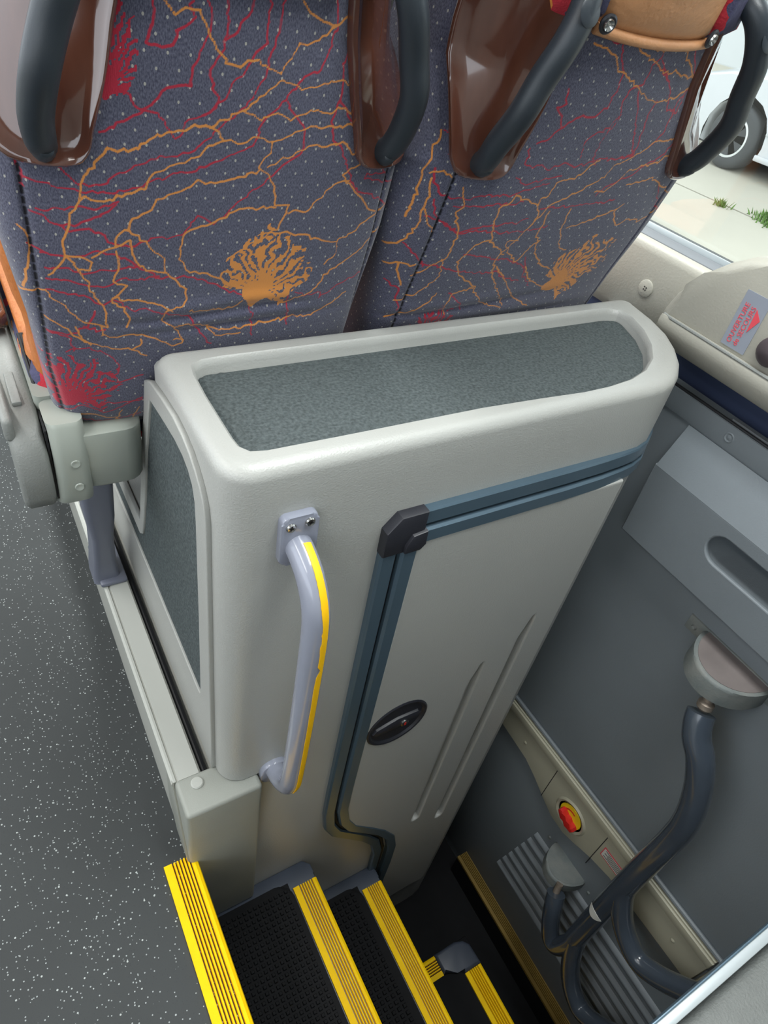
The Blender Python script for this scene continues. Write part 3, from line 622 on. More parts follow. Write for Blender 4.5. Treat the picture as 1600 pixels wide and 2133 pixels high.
LO="-144,-161 -127,-178 -109,-168 -86,-168 -71,-196 -55,-224 -23,-247 -7,-251 8,-238 29,-237 53,-251 76,-255 95,-228 108,-203 150,-196 178,-177 189,-170 156,-165 122,-152 105,-135;189,-170 226,-147;307,-284 253,-278 221,-261 175,-269 128,-283 83,-266 52,-289 17,-320 -4,-331 -57,-358 -89,-357 -141,-371 -166,-382 -196,-403 -241,-407 -260,-416 -276,-441 -297,-458 -304,-484 -308,-509 -328,-535 -336,-569 -346,-593 -348,-627;6,-325 36,-337 81,-330 113,-339 153,-320 192,-324 238,-313 281,-340 328,-369;-57,-358 -28,-383 12,-387 46,-373 77,-383 117,-368 158,-351 211,-351 260,-345 296,-357 333,-375;-306,-506 -246,-507 -220,-490 -183,-482 -172,-454 -130,-432 -76,-415 -60,-394 -28,-383;388,-432 324,-427 281,-440 262,-455 301,-488 358,-540 391,-552;77,-383 74,-407 53,-436 73,-447 89,-471 102,-520 136,-521 127,-553 118,-580;54,-442 2,-459 -39,-470 -74,-465 -118,-487 -162,-504 -173,-527 -211,-544 -220,-568 -196,-593 -174,-613 -145,-641 -145,-675 -94,-722 -99,-766 -144,-777 -151,-808 -111,-828;72,-436 100,-418 142,-401 172,-389 206,-392 245,-381 281,-410 320,-409;103,-527 39,-525 -4,-537 -45,-561 -87,-572 -110,-597 -112,-643 -96,-671 -37,-690 -3,-707 32,-725;139,-541 180,-539 221,-498 245,-473 281,-468;512,-543 425,-546 360,-575 323,-599 286,-618 287,-655 261,-683;-220,-571 -245,-586 -246,-605 -216,-593 -214,-625 -186,-666 -145,-675;-347,-627 -317,-629 -297,-642 -303,-661 -325,-661 -338,-636 -347,-627;-348,-633 -362,-656 -382,-678;-325,-661 -307,-701 -282,-751 -274,-808;-296,-632 -274,-617 -246,-605;-247,-617 -243,-656 -256,-689 -228,-704 -246,-724 -262,-745 -236,-761 -225,-792 -232,-815;-437,-734 -416,-723 -393,-713 -388,-733 -359,-751 -335,-787 -303,-802 -274,-811;-261,-734 -206,-742 -151,-761 -125,-779;-401,-787 -370,-811 -340,-840 -313,-864;26,-725 -3,-715 -11,-685 21,-680;-1,-650 36,-624 74,-605 98,-586 133,-587 183,-596 238,-614 286,-618;-111,-824 -57,-827 -14,-849 44,-852 96,-845 148,-839 194,-831 252,-835 298,-811 355,-779;-86,-783 -38,-788 24,-787 50,-766;149,-792 200,-773 244,-753 281,-701 342,-670 425,-605;-424,-569 -409,-589 -409,-625 -422,-674 -431,-722;-344,-808 -340,-830 -320,-856 -291,-869 -251,-879 -223,-885 -202,-901 -189,-910;-223,-885 -203,-875 -201,-853;-290,-809 -289,-835 -263,-844 -228,-838 -197,-842 -158,-863 -120,-886 -100,-880 -96,-871 -124,-867;-123,-826 -106,-855 -98,-875;-38,-836 -16,-867 52,-867;-370,-1153 -364,-1123 -353,-1094 -320,-1094 -292,-1117 -262,-1130 -252,-1161;-267,-1164 -261,-1107 -252,-1086;-224,-1160 -221,-1114 -210,-1083"
LR="-163,-164 -161,-179 -168,-207 -176,-227 -149,-230 -131,-225 -122,-201 -104,-191 -95,-179 -105,-164 -96,-155;-73,-153 -63,-171 -66,-196 -84,-230 -95,-257 -97,-288 -126,-290 -150,-301 -170,-325 -189,-335 -203,-323 -207,-310 -229,-299;-38,-149 -33,-180 -41,-210 -44,-231 -63,-259 -56,-290 -44,-313 -58,-333 -100,-345 -110,-370 -125,-383 -141,-361 -156,-338 -184,-335 -219,-356 -262,-380;8,-144 1,-169 -17,-191 -39,-208;38,-141 42,-173 42,-207 22,-222 14,-240 0,-264 -20,-279 -29,-303 -48,-323 -79,-339;69,-138 64,-176 58,-211 47,-252 35,-285 16,-310 -4,-331 -40,-362 -66,-384 -98,-410 -130,-416 -172,-422 -192,-433 -233,-450 -254,-472 -289,-478 -317,-469 -337,-445 -354,-434;180,-130 188,-163 184,-204 165,-246 129,-257 115,-281 95,-302 117,-326 147,-357 148,-401 108,-430 87,-453 53,-483 13,-512 -10,-537 -39,-561 -76,-541 -99,-572 -128,-590 -174,-588 -219,-608 -251,-601 -266,-580 -296,-568 -332,-575 -354,-559 -376,-544 -398,-536;251,-179 234,-207 216,-235 225,-263 221,-298 214,-329 220,-378 250,-401 276,-449 301,-488 389,-517 513,-586;221,-298 257,-335 286,-362 310,-403 361,-436 399,-459 332,-452 327,-464 421,-483 543,-529;95,-302 79,-317 58,-333 45,-365 36,-392 -3,-409 -42,-426 -75,-437 -102,-448 -140,-454 -183,-471 -225,-488 -265,-488 -295,-492 -337,-486 -372,-474 -402,-471;-388,-529 -346,-527 -307,-520 -273,-524 -236,-507;-354,-559 -315,-557 -274,-539 -242,-516;-391,-624 -352,-627 -317,-629 -284,-616 -247,-627 -209,-651 -175,-673 -151,-689 -101,-685 -50,-703 5,-730 49,-750 74,-784 84,-879;-387,-659 -350,-655 -315,-671 -282,-661 -249,-662 -203,-655;-388,-685 -343,-688 -307,-701 -268,-702 -239,-683 -198,-685 -157,-685;-391,-713 -356,-719 -309,-729 -282,-751 -259,-738 -213,-771 -188,-765 -151,-784 -85,-803 -56,-852 -25,-890;-412,-426 -407,-449 -406,-484 -400,-488;-405,-827 -361,-833 -314,-802 -300,-765;163,-736 182,-856;189,-755 239,-769 271,-765 266,-781 327,-748 403,-725;-412,-607 -385,-621;-404,-827 -394,-832 -365,-835 -356,-843 -355,-865 -351,-883;-399,-1081 -373,-1074 -352,-1056 -325,-1067 -298,-1091 -275,-1083 -244,-1065 -201,-1051;-402,-1141 -376,-1109 -350,-1116 -300,-1136 -262,-1135 -203,-1112;-302,-1047 -274,-1056 -240,-1055 -201,-1046;-281,-819 -301,-826 -325,-808;-256,-985 -233,-978 -200,-968;-369,-885 -350,-874 -317,-870 -279,-895 -253,-931 -258,-954 -269,-963 -259,-989"
RO="-366,-91 -361,-102 -349,-105 -335,-92;-160,-133 -122,-138 -84,-153 -68,-172 -28,-189 31,-211 73,-231 125,-237 190,-228 230,-206 281,-195 623,-261 634,-298;-81,-116 -35,-128 31,-149 83,-169 145,-172 242,-181 643,-212;-31,-113 11,-126 57,-130;120,-114 179,-147 242,-181;626,-389 314,-318 273,-329 199,-335 169,-360 136,-380 85,-401 74,-434 48,-448 19,-469 -19,-490 -67,-510 -86,-546 -106,-582 -130,-627 -156,-657 -164,-689 -143,-741 -91,-798 -35,-860;416,-416 316,-376 278,-374 261,-394 202,-400 148,-421 134,-448 113,-470 71,-476;22,-388 -5,-401 -22,-428 -73,-441 -94,-448 -96,-482 -120,-495 -115,-516 -171,-495 -210,-484 -215,-501 -243,-522 -239,-557 -214,-616;-115,-516 -95,-545 -106,-582;664,-576 366,-470 278,-436 226,-450 180,-456;-377,-467 -355,-510 -364,-544 -339,-585 -334,-629 -343,-674 -391,-715 -418,-733;-466,-443 -438,-434 -411,-446;-458,-453 -452,-507 -450,-566 -456,-602 -473,-629 -492,-654;-449,-533 -431,-570 -404,-595;-451,-346 -453,-366 -468,-389 -479,-446 -479,-515 -481,-561;-142,-666 -223,-616 -264,-629 -280,-660 -301,-683 -273,-724 -198,-771 -133,-840 -40,-869;17,-526 25,-587 64,-653 101,-664;225,-516 203,-539 248,-588 295,-567 358,-580 415,-554 430,-516;207,-531 140,-560 78,-581 45,-588;-60,-532 -59,-599 -18,-673 26,-710 81,-732;-33,-624 -67,-670 -79,-695 -123,-667 -157,-626 -117,-620;-145,-707 -68,-773 -18,-824 73,-872;-481,-709 -464,-696 -418,-697;-464,-696 -447,-738 -432,-768;-434,-821 -388,-798 -358,-763 -334,-730 -350,-674;-29,-715 12,-762 85,-796 147,-811;-438,-887 -381,-860 -333,-824 -316,-789;-252,-875 -270,-836 -256,-793 -193,-780"
RR="-88,-116 -67,-157 -43,-180 -37,-221 -43,-259 -75,-282 -109,-279 -144,-297 -164,-315 -182,-338 -213,-351;-137,-112 -108,-127 -85,-121;46,-119 59,-142 39,-159 39,-200 2,-218 -2,-246 14,-273 -3,-303 -41,-321 -62,-340 -52,-383;63,-147 133,-191 163,-223 183,-256 234,-262 233,-222;55,-158 118,-186 133,-191;35,-217 64,-254 92,-299 116,-342 131,-374;123,-235 114,-269 129,-311 141,-374 98,-381;244,-206 212,-239 215,-279 215,-316 184,-354;172,-116 216,-157 263,-195;646,-224 308,-235 366,-285 641,-362;14,-279 9,-296 -8,-345 -9,-382 13,-401;-229,-363 -228,-399 -200,-410 -172,-403 -149,-416 -124,-403 -94,-396 -61,-408 -18,-395 17,-382 89,-381 138,-370;-180,-226 -173,-256 -195,-268 -168,-293 -157,-314;-239,-436 -196,-455 -149,-441 -91,-428;-458,-429 -450,-463 -431,-485 -396,-500 -344,-497 -295,-482 -231,-488 -180,-468 -119,-448;-382,-518 -314,-516 -251,-508 -175,-502;-436,-505 -418,-548 -379,-572 -336,-592 -290,-578 -247,-571 -168,-565 -126,-552;-443,-551 -389,-566 -334,-596 -255,-585 -185,-594 -101,-590 -38,-577;83,-491 98,-462 161,-435 217,-394 272,-368 285,-342;-101,-524 -25,-518 72,-513 169,-500;332,-453 394,-527 651,-646;-288,-659 -209,-670 -132,-683 -29,-715;-406,-692 -340,-698 -285,-715 -212,-727 -134,-724 -89,-754 -23,-768;-52,-680 -21,-742 31,-791;-274,-792 -220,-832 -196,-862;-470,-759 -435,-778 -417,-854;-467,-634 -429,-664 -397,-699;-446,-345 -432,-352 -434,-393;-389,-134 -373,-150"

def dec(s): return [np.array([[int(v)/1000 for v in p.split(',')] for p in l.split()]) for l in s.split(';')]
def dist_lines(P,lines,seed):
    r=np.random.default_rng(seed); D=np.full(len(P),9.0)
    for L in lines:
        # knit-like wobble along the traced line
        Q=[L[0]]
        for a,b in zip(L[:-1],L[1:]):
            n=max(1,int(np.linalg.norm(b-a)/0.009)); 
            for k in range(1,n+1):
                q=a+(b-a)*k/n
                Q.append(q+(r.normal(0,0.0026,2) if k<n else r.normal(0,0.001,2)))
        Q=np.array(Q)
        lo=Q.min(0)-0.02; hi=Q.max(0)+0.02
        idx=np.where((P[:,0]>lo[0])&(P[:,0]<hi[0])&(P[:,1]>lo[1])&(P[:,1]<hi[1]))[0]
        if len(idx)==0: continue
        X=P[idx]; d=np.full(len(idx),9.0)
        for a,b in zip(Q[:-1],Q[1:]):
            near=np.where((np.abs(X[:,0]-(a[0]+b[0])/2)<0.035)&(np.abs(X[:,1]-(a[1]+b[1])/2)<0.035))[0]
            if len(near)==0: continue
            v=b-a; l2=v@v+1e-12; t=np.clip(((X[near]-a)@v)/l2,0,1); q=X[near]-a-t[:,None]*v
            d[near]=np.minimum(d[near],np.hypot(q[:,0],q[:,1]))
        D[idx]=np.minimum(D[idx],d)
    return D
def vnoise(P,sc,seed):
    r=np.random.default_rng(seed); T=r.random((64,64)); q=P*sc; i=np.floor(q).astype(int); f=q-i; f=f*f*(3-2*f)
    g=lambda a,b:T[(i[:,0]+a)%64,(i[:,1]+b)%64]
    return (g(0,0)*(1-f[:,0])+g(1,0)*f[:,0])*(1-f[:,1])+(g(0,1)*(1-f[:,0])+g(1,1)*f[:,0])*f[:,1]
def flower(P,bx,bz,R,axis,seed,squash=1.0):
    """tuft of stamens: solid foot, frayed filaments above it"""
    ca,sa=math.cos(axis),math.sin(axis); X=P-np.array([bx,bz]); u=X[:,0]*ca+X[:,1]*sa; v=(-X[:,0]*sa+X[:,1]*ca)*squash
    r=np.hypot(u,v); th=np.arctan2(v,u)
    edge=R*(0.55+0.5*np.cos(np.clip(th,-1.5,1.5))**0.7)*(0.8+0.35*vnoise(np.stack([th*5,np.zeros_like(th)],1)+7,1.0,seed))
    fil=np.sin(th*26+7*vnoise(P,55,seed+1)+r*90*(vnoise(P,30,seed+4)-0.5))+1.6*(vnoise(P,170,seed+2)-0.5)
    thr=-1.45+1.9*np.clip(r/R,0,1)
    m=((r<edge)&(fil>thr)&(np.abs(th)<1.75))|((r<R*0.22*(0.7+0.7*vnoise(P,40,seed+3))))
    return m.astype(float)
def seat_cover(xc,ang,which,parent):
    HS=1.10 if ang==18 else 1.0
    zs=np.concatenate([np.linspace(-1.17,0.02,430),np.linspace(0.05,0.5,24)]); nc=350
    hw=np.interp(zs,ZT,HWT)*HS; d=np.interp(zs,ZT,DT); nn=np.interp(zs,ZT,NT)
    V=np.zeros((len(zs),nc,3)); UV=np.zeros((len(zs),nc,2)); PX=np.zeros((len(zs),nc,2))
    fi=np.linspace(-math.pi/2,math.pi/2,1600)
    for i,z in enumerate(zs):
        dx=hw[i]*np.sign(np.sin(fi))*np.abs(np.sin(fi))**(2/nn[i]); yy=d[i]*(1-np.abs(np.cos(fi))**(2/nn[i]))
        s=np.concatenate([[0],np.cumsum(np.hypot(np.diff(dx),np.diff(yy)))]); L=s[-1]; ext=0.06
        t=np.linspace(-ext,L+ext,nc)
        X=np.interp(t,s,dx); Yv=np.interp(t,s,yy)+np.maximum(0,-t)+np.maximum(0,t-L)
        if z>0.4: X=X*(1-((z-0.4)/0.1)**2*0.12)
        V[i,:,0]=xc+X+float(lean(z,ang)); V[i,:,1]=yplane(z,ang)+Yv+ (0.05*max(0,(-1.05-z)/0.12)**2) + (0.12*max(0,(z-0.4)/0.1)**2); V[i,:,2]=z
        UV[i,:,0]=t-L/2; UV[i,:,1]=z/math.cos(math.radians(ang)); PX[i,:,0]=np.where(np.abs(t-L/2)<L/2,X,np.sign(t-L/2)*(hw[i]+np.maximum(-t,t-L))); PX[i,:,1]=z
    # soft creases low on the back
    for cx,cz,w,h,sl in which['creases']:
        q=(V[:,:,2]-cz-sl*(V[:,:,0]-xc-cx)); m=np.exp(-((V[:,:,0]-xc-cx)/w)**2)
        V[:,:,1]+=m*(h*np.exp(-(q/0.010)**2)-0.6*h*np.exp(-((q-0.028)/0.018)**2))
    V[:,:,1]+= 0.003*(vnoise(PX.reshape(-1,2)*1.0+3,9,5).reshape(V.shape[:2])-0.5)
    P=PX.reshape(-1,2); n=len(P)
    col=np.zeros((n,4)); col[:,3]=1
    dr_=dist_lines(P,dec(which['red']),1); do_=dist_lines(P,dec(which['orange']),2)
    wid=lambda base,seed: base*(0.75+0.6*vnoise(P,14,seed))
    col[:,0]=np.clip(1-dr_/(2*wid(0.0019,11)),0,1); col[:,1]=np.clip(1-do_/(2*wid(0.0019,12)),0,1)
    for bx,bz,R,ax,sd,ch,sq in which['flowers']: col[:,ch]=np.maximum(col[:,ch],flower(P,bx,bz,R,ax,sd,sq))
    # black stitched seam down both sides
    sx=0.405-0.02*np.clip((-0.95-P[:,1])/0.2,0,1)
    dash=0.5+0.5*(np.sin(P[:,1]*300)>-0.7)
    col[:,2]=np.clip(1-np.abs(np.abs(P[:,0])-sx)/(2*0.0032),0,1)*dash*(P[:,1]<-0.40)
    V[:,:,1]+= (0.008*np.exp(-((np.abs(P[:,0])-sx)/0.006)**2)*(P[:,1]<-0.40)).reshape(V.shape[:2])
    me=bpy.data.meshes.new('back_cover'); R_,C_=len(zs),nc
    vv=V.reshape(-1,3)*S+OFF
    idx=np.arange(R_*C_).reshape(R_,C_); F=np.stack([idx[:-1,:-1],idx[:-1,1:],idx[1:,1:],idx[1:,:-1]],-1).reshape(-1,4)
    me.vertices.add(len(vv)); me.vertices.foreach_set('co',vv.ravel()); me.loops.add(F.size); me.loops.foreach_set('vertex_index',F.ravel().astype(np.int32))
    me.polygons.add(len(F)); me.polygons.foreach_set('loop_start',np.arange(0,F.size,4,dtype=np.int32)); me.polygons.foreach_set('loop_total',np.full(len(F),4,np.int32))
    me.update(); me.validate(); me.shade_smooth()
    uvl=me.uv_layers.new(name='uv'); uvl.data.foreach_set('uv',UV.reshape(-1,2)[F.ravel()].ravel().astype(np.float32))
    ca=me.color_attributes.new('print','FLOAT_COLOR','POINT'); ca.data.foreach_set('color',col.ravel().astype(np.float32))
    me.materials.append(M['fabric']); o=bpy.data.objects.new('back_cover',me); COL.objects.link(o); attach(o,parent); return o
def shoulder_plate(xc,ang,sd,parent):
    ol=[(-.437,-.37),(-.432,-.405),(-.412,-.430),(-.36,-.438),(-.308,-.432),(-.283,-.408),(-.270,-.365),(-.245,-.29),(-.222,-.20),(-.205,-.12),(-.195,-.04),(-.20,.02),(-.225,.05),(-.28,.055),(-.34,.03),(-.39,-.03),(-.415,-.10),(-.43,-.2),(-.437,-.3)]
    ol=[tuple(p) for p in cat(ol,3,True)]
    cx,cz=-.33,-.19
    def ring(k,off): 
        out=[]
        for x,z in ol:
            X=cx+(x-cx)*k; Z=cz+(z-cz)*(1-(1-k)*0.55); out.append(surf(X*-sd*(1.09 if (ang==18 and sd>0) else 1.0),Z,xc,ang,off))
        return out
    R=[ring(1.0,-0.004),ring(1.0,0.012),ring(0.985,0.020),ring(0.95,0.024),ring(0.90,0.020),ring(0.84,0.010),ring(0.7,0.006),ring(0.4,0.005),ring(0.1,0.005)]
    return put('shoulder_plate',loft(R,False,True),'wood',parent,angle=60,label='glossy burl wood shoulder plate')
def seat_handle(xc,ang,sd,parent):
    f=lambda x,z,o:surf(x*-sd*(1.09 if (ang==18 and sd>0) else 1.0),z,xc,ang,0)+o*0.8*np.array([sd*0.2,-0.98,0.0])
    path=[f(-.36,-.405,0.005),f(-.36,-.385,0.045),f(-.357,-.34,0.085),f(-.338,-.27,0.135),f(-.312,-.2,0.15),f(-.285,-.13,0.145),f(-.262,-.07,0.115),f(-.25,-.03,0.07),f(-.248,-.01,0.01)]
    h=put('handle',tube(path,lambda t:0.031*(0.86+0.14*math.sin(math.pi*min(1,max(0,t)))),18,6),'handle',parent,angle=80,label='dark curved grip handle')
    tab=[f(-.36,-.41,0.0),f(-.358,-.41,0.03),f(-.352,-.40,0.055)]
    put('handle_foot',tube(tab,lambda t:0.026-0.012*t,12,4),'handle',h,angle=80)
    put('end_cap',lathe([(0,0.003),(0.022,0.002),(0.026,0)],f(-.264,-.075,0.152),(0,-1,0.25),18),'handle',h)
    return h
def head_cover(xc,ang,parent):
    def patch(x0,x1,z0,z1,off,nx=22,nz=16,bulge=0.0,wob=0.0):
        top=[];G_=[]
        for j in range(nz+1):
            row=[]
            for i in range(nx+1):
                u=i/nx;v=j/nz; x=x0+(x1-x0)*u; z=z0+(z1-z0)*v
                if j==0: z+= wob*math.sin(u*9)+0.012*((2*u-1)**2)
                e=min(u,1-u,v*1.2,1)*2; o=off*min(1,(e*6)**0.5 if e>0 else 0)+bulge*math.sin(math.pi*u)*math.sin(math.pi*min(1,v*0.6))
                row.append(surf(x,z,xc,ang,max(o,-0.002)))
            G_.append(row)
        g=G(); v=[p for r in G_ for p in r]; n=nx+1
        g.add(v,[(j*n+i,j*n+i+1,(j+1)*n+i+1,(j+1)*n+i) for j in range(nz) for i in range(nx)]); return g
    lea=put('head_cover',patch(-.185,.185,-.115,.45,.020,bulge=0.035),'leather2',parent,angle=80,label='tan leather head cover')
    put('hem',tube([surf(x,-.113+0.012*(x/.18)**2,xc,ang,.012) for x in np.linspace(-.18,.18,9)],0.012,10,3),'leather2',lea,angle=80)
    for s in (-1,1):
        fl_=put('cover_flap',patch(s*.17,s*.29,-.10,.45,.034,nx=10),M['fabric_plain'],parent,angle=80,label='patterned fabric wing of the head cover')
        c=surf(s*.165,-.085,xc,ang,.026); nrm=surf(s*.165,-.085,xc,ang,.05)-c
        put('snap_washer',lathe([(0.008,0.0),(0.019,0.0),(0.02,0.004),(0.016,0.007),(0.009,0.004)],c,nrm,20),'blackpl',lea)
        put('snap_button',lathe([(0,0.004),(0.005,0.003),(0.011,0.008),(0.013,0.004),(0.013,0.0)],c+nrm*0.12,nrm,18),'screw',lea)
def plain_fabric():
    m=mat('patterned_flap_fabric',(70,70,98),0.9,var=0.15,vscale=200,bump=0.5,bscale=400); nt=m.node_tree;N=nt.nodes;L=nt.links;b=N['Principled BSDF']
    base=b.inputs['Base Color'].links[0].from_socket; tc=N.new('ShaderNodeTexCoord'); prev=base
    for sc,th,c in ((26,0.60,(176,40,54)),(31,0.62,(206,130,56))):
        z=N.new('ShaderNodeTexNoise'); z.inputs['Scale'].default_value=sc; L.new(tc.outputs['Object'],z.inputs['Vector'])
        g=N.new('ShaderNodeMath'); g.operation='GREATER_THAN'; g.inputs[1].default_value=th; L.new(z.outputs['Fac'],g.inputs[0])
        x=N.new('ShaderNodeMix'); x.data_type='RGBA'; L.new(g.outputs[0],x.inputs[0]); L.new(prev,x.inputs[6]); x.inputs[7].default_value=(*lin(c),1); prev=x.outputs[2]
    L.new(prev,b.inputs['Base Color']); return m
M['fabric_plain']=plain_fabric()
def seat(xc,ang,which,label,aisle):
    st=ROOT('coach_seat',label,'seat',(xc,2.0,PZ),group='patterned coach seats')
    seat_cover(xc,ang,which,st)
    # leather front of the backrest: a padded slab a little wider than the cover
    rings=[]
    for z in np.linspace(-1.15,0.52,26):
        hw=float(np.interp(z,ZT,HWT)); y0=yplane(z,ang)+0.13; w=hw+0.012+0.006*math.sin(z*22); dpt=0.26
        r_=[]
        for p in rrect(-w if aisle=='aisle' else -w+0.02,w-0.05,0,dpt,0.1,5): r_.append((xc+float(lean(z,ang))+p[0],y0+p[1],z))
        rings.append(r_)
    put('back_pad',loft(rings),'leather',st,angle=70,label='tan leather front of the backrest')
    # seat cushion
    cs=[]
    for z,k in ((-1.30,0.03),(-1.26,0.0),(-1.15,-0.005),(-1.06,0.0),(-1.02,0.03)):
        cs.append([(xc+p[0],p[1],z) for p in rrect(-0.445+k,0.445-k,1.72+k,2.75-k,0.09,5)])
    put('cushion',loft(cs),M['fabric_plain'],st,angle=70)
    put('cushion_edge',loft([[(xc+p[0],p[1],z) for p in rrect(-0.44+k,0.44-k,1.74+k,2.76-k,0.09,5)] for z,k in ((-1.025,0.0),(-1.0,0.005),(-0.975,0.04))]),'leather',st,angle=70)
    for sd in (-1,1):
        shoulder_plate(xc,ang,sd,st); seat_handle(xc,ang,sd,st)
    head_cover(xc,ang,st)
    # moulded shell under the back
    sh=[]
    for z,k,dy in ((-1.345,0.05,0.10),(-1.33,0.03,0.07),(-1.24,0.012,0.03),(-1.15,0.0,0.005),(-1.138,0.006,0.006),(-1.135,0.02,0.02)):
        sh.append([(xc+p[0],p[1]+(1.572 if aisle=='aisle' else 1.60),z) for p in rrect(-0.425+k,(-0.205 if aisle=='aisle' else 0.425-k),dy*0.4,1.05,0.05,4)])
    put('shell',loft(sh),'shell',st,angle=45)
    return st
LEFTP=dict(red=LR,orange=LO,creases=[(-.05,-.80,.16,.010,.05),(.05,-.835,.22,.008,.04),(.12,-.785,.1,.006,-.05)],
   flowers=[(.085,-.745,.165,1.15,21,1,1.15),(-.375,-1.035,.15,1.25,31,0,1.1),(-.245,-.30,.12,1.3,41,0,2.2)])
RIGHTP=dict(red=RR,orange=RO,creases=[(-.25,-.86,.3,.008,.10),(.0,-.90,.25,.006,.05)],
   flowers=[(.14,-.785,.19,0.85,51,1,1.5),(-.3,-.97,.12,1.2,61,0,1.2)])
s1=seat(0.545,12,LEFTP,'patterned coach seat nearer the aisle with its grey armrest','aisle')
s2=seat(1.50,18,RIGHTP,'patterned coach seat beside the window behind the long cabinet top','window')
# aisle side details of the left seat
put('shell_wing',loft([[(p[0],p[1],z) for p in rrect(0.103-k*0.3,0.19,1.565+k,1.70,0.025,4)] for z,k in ((-1.37,0.03),(-1.33,0.012),(-1.2,0.0),(-1.10,0.004),(-1.09,0.012))]),'shell',s1,angle=50)
for z in (-1.215,-1.30): put('shell_dimple',lathe([(0,0.001),(0.011,0.003),(0.013,0)],(0.152,1.566+(0.006 if z<-1.25 else 0),z),(0,-1,0),14),'shell',s1)
put('shell_front',loft([[(p[0],p[1],z) for p in rrect(0.092,0.15,1.70,2.6,0.02,4)] for z in (-1.33,-1.08)]),'shell',s1,angle=50)
ap=[(2.6,-1.09),(2.6,-1.21),(2.1,-1.21),(1.86,-1.25),(1.74,-1.33),(1.67,-1.375),(1.61,-1.375),(1.585,-1.33),(1.578,-1.25),(1.585,-1.19),(1.605,-1.15),(1.64,-1.12),(1.70,-1.10),(1.85,-1.09),(2.1,-1.085)]
arm=put('armrest',loft([[(x,q[0],q[1]) for q in offset_poly(ap[::-1],k)] for x,k in ((0.010,0.022),(0.014,0.008),(0.024,0.0),(0.082,0.0),(0.091,0.006),(0.094,0.016))]),'arm',s1,angle=50,label='grey plastic armrest')
put('armrest_button',box(0.040,0.064,1.70,1.86,-1.10,-1.086,0.004),'arm',arm)
put('armrest_grip',box(0.004,0.030,1.615,1.90,-1.15,-1.082,0.012,3),'arm',arm)
put('armrest_seam',box(0.0945,0.1,1.60,2.2,-1.35,-1.12),'groove',s1)
put('armrest_top',loft([[(x,y,z) for x,z in rrect(0.0+k,0.09-k,-1.07+k,-1.005-k*0.3,0.02,4)] for y,k in ((2.05,0.015),(2.07,0.0),(2.7,0.0))]),'wood',s1,angle=50,label='wood armrest cap')
for x in (0.102,0.108): put('belt_strap',tube([(x,1.9,-1.0),(x+0.004,1.75,-1.10),(x,1.66,-1.2)],0.006,8,4),'groove',s1)
# aluminium seat leg
lg=[]
for z,y,w in ((-2.196,2.05,0.046),(-2.17,2.06,0.044),(-2.05,2.03,0.036),(-1.9,1.99,0.034),(-1.78,1.97,0.044),(-1.6,1.95,0.05),(-1.33,1.93,0.055)):
    lg.append([(0.238+p[0]*1.15,y+p[1],z) for p in rrect(-w,w,-0.03,0.10,0.02,4)])
put('leg',loft(lg),'leg',s1,angle=50,label='blue grey cast seat leg')
put('leg_foot',box(0.205,0.31,2.0,2.25,PZ,PZ+0.02,0.008),'leg',s1)
put('leg',loft([[(p[0]+1.7,y+p[1],z) for p in rrect(-0.04,0.04,-0.03,0.10,0.02,4)] for z,y in ((-2.22,2.05),(-1.33,1.93))]),'leg',s2,angle=50)

# ================================================================ outside
CON=mat('pale_concrete',(174,169,155),0.9,var=0.07,vscale=0.8,bump=0.3,bscale=12)
def slope(x): return -5.5+(x-2.6)*0.135
def gslab(x0,x1): return G().add([(x0,-60,slope(x0)),(x1,-60,slope(x1)),(x1,120,slope(x1)),(x0,120,slope(x0)),(x0,-60,slope(x0)-0.3),(x1,-60,slope(x1)-0.3),(x1,120,slope(x1)-0.3),(x0,120,slope(x0)-0.3)],[(0,1,2,3),(7,6,5,4),(0,4,5,1),(1,5,6,2),(2,6,7,3),(3,7,4,0)])
put('floor_4',gslab(2.6,15.62),CON,kind='structure',smooth=False)
put('floor_5',gslab(15.68,90),CON,kind='structure',smooth=False)
# grass growing in the joint
def tuft(cx,cy,n,rx,ry,lab):
    g=G()
    for i in range(n):
        x=cx+random.gauss(0,rx); y=cy+random.gauss(0,ry); z=slope(x); h=random.uniform(0.06,0.2); a=random.uniform(0,6.28); w=0.02
        dx,dy=math.cos(a)*w,math.sin(a)*w; lx,ly=random.uniform(-.1,.1),random.uniform(-.1,.1)
        g.add([(x-dx,y-dy,z-0.01),(x+dx,y+dy,z-0.01),(x+dx*0.6+lx*0.5,y+dy*0.6+ly*0.5,z+h*0.6),(x+lx,y+ly,z+h)],[(0,1,2),(0,2,3)])
    return put('grass_tuft',g,mat('grass_green',(96,128,62),0.9,var=0.25,vscale=6),label=lab,cat='grass',smooth=False,kind='stuff')
tuft(15.85,8.55,700,0.15,0.33,'green grass tuft growing in the pavement joint beside the car')
tuft(15.5,10.0,60,0.05,0.09,'tiny green weed alone on the pale pavement')
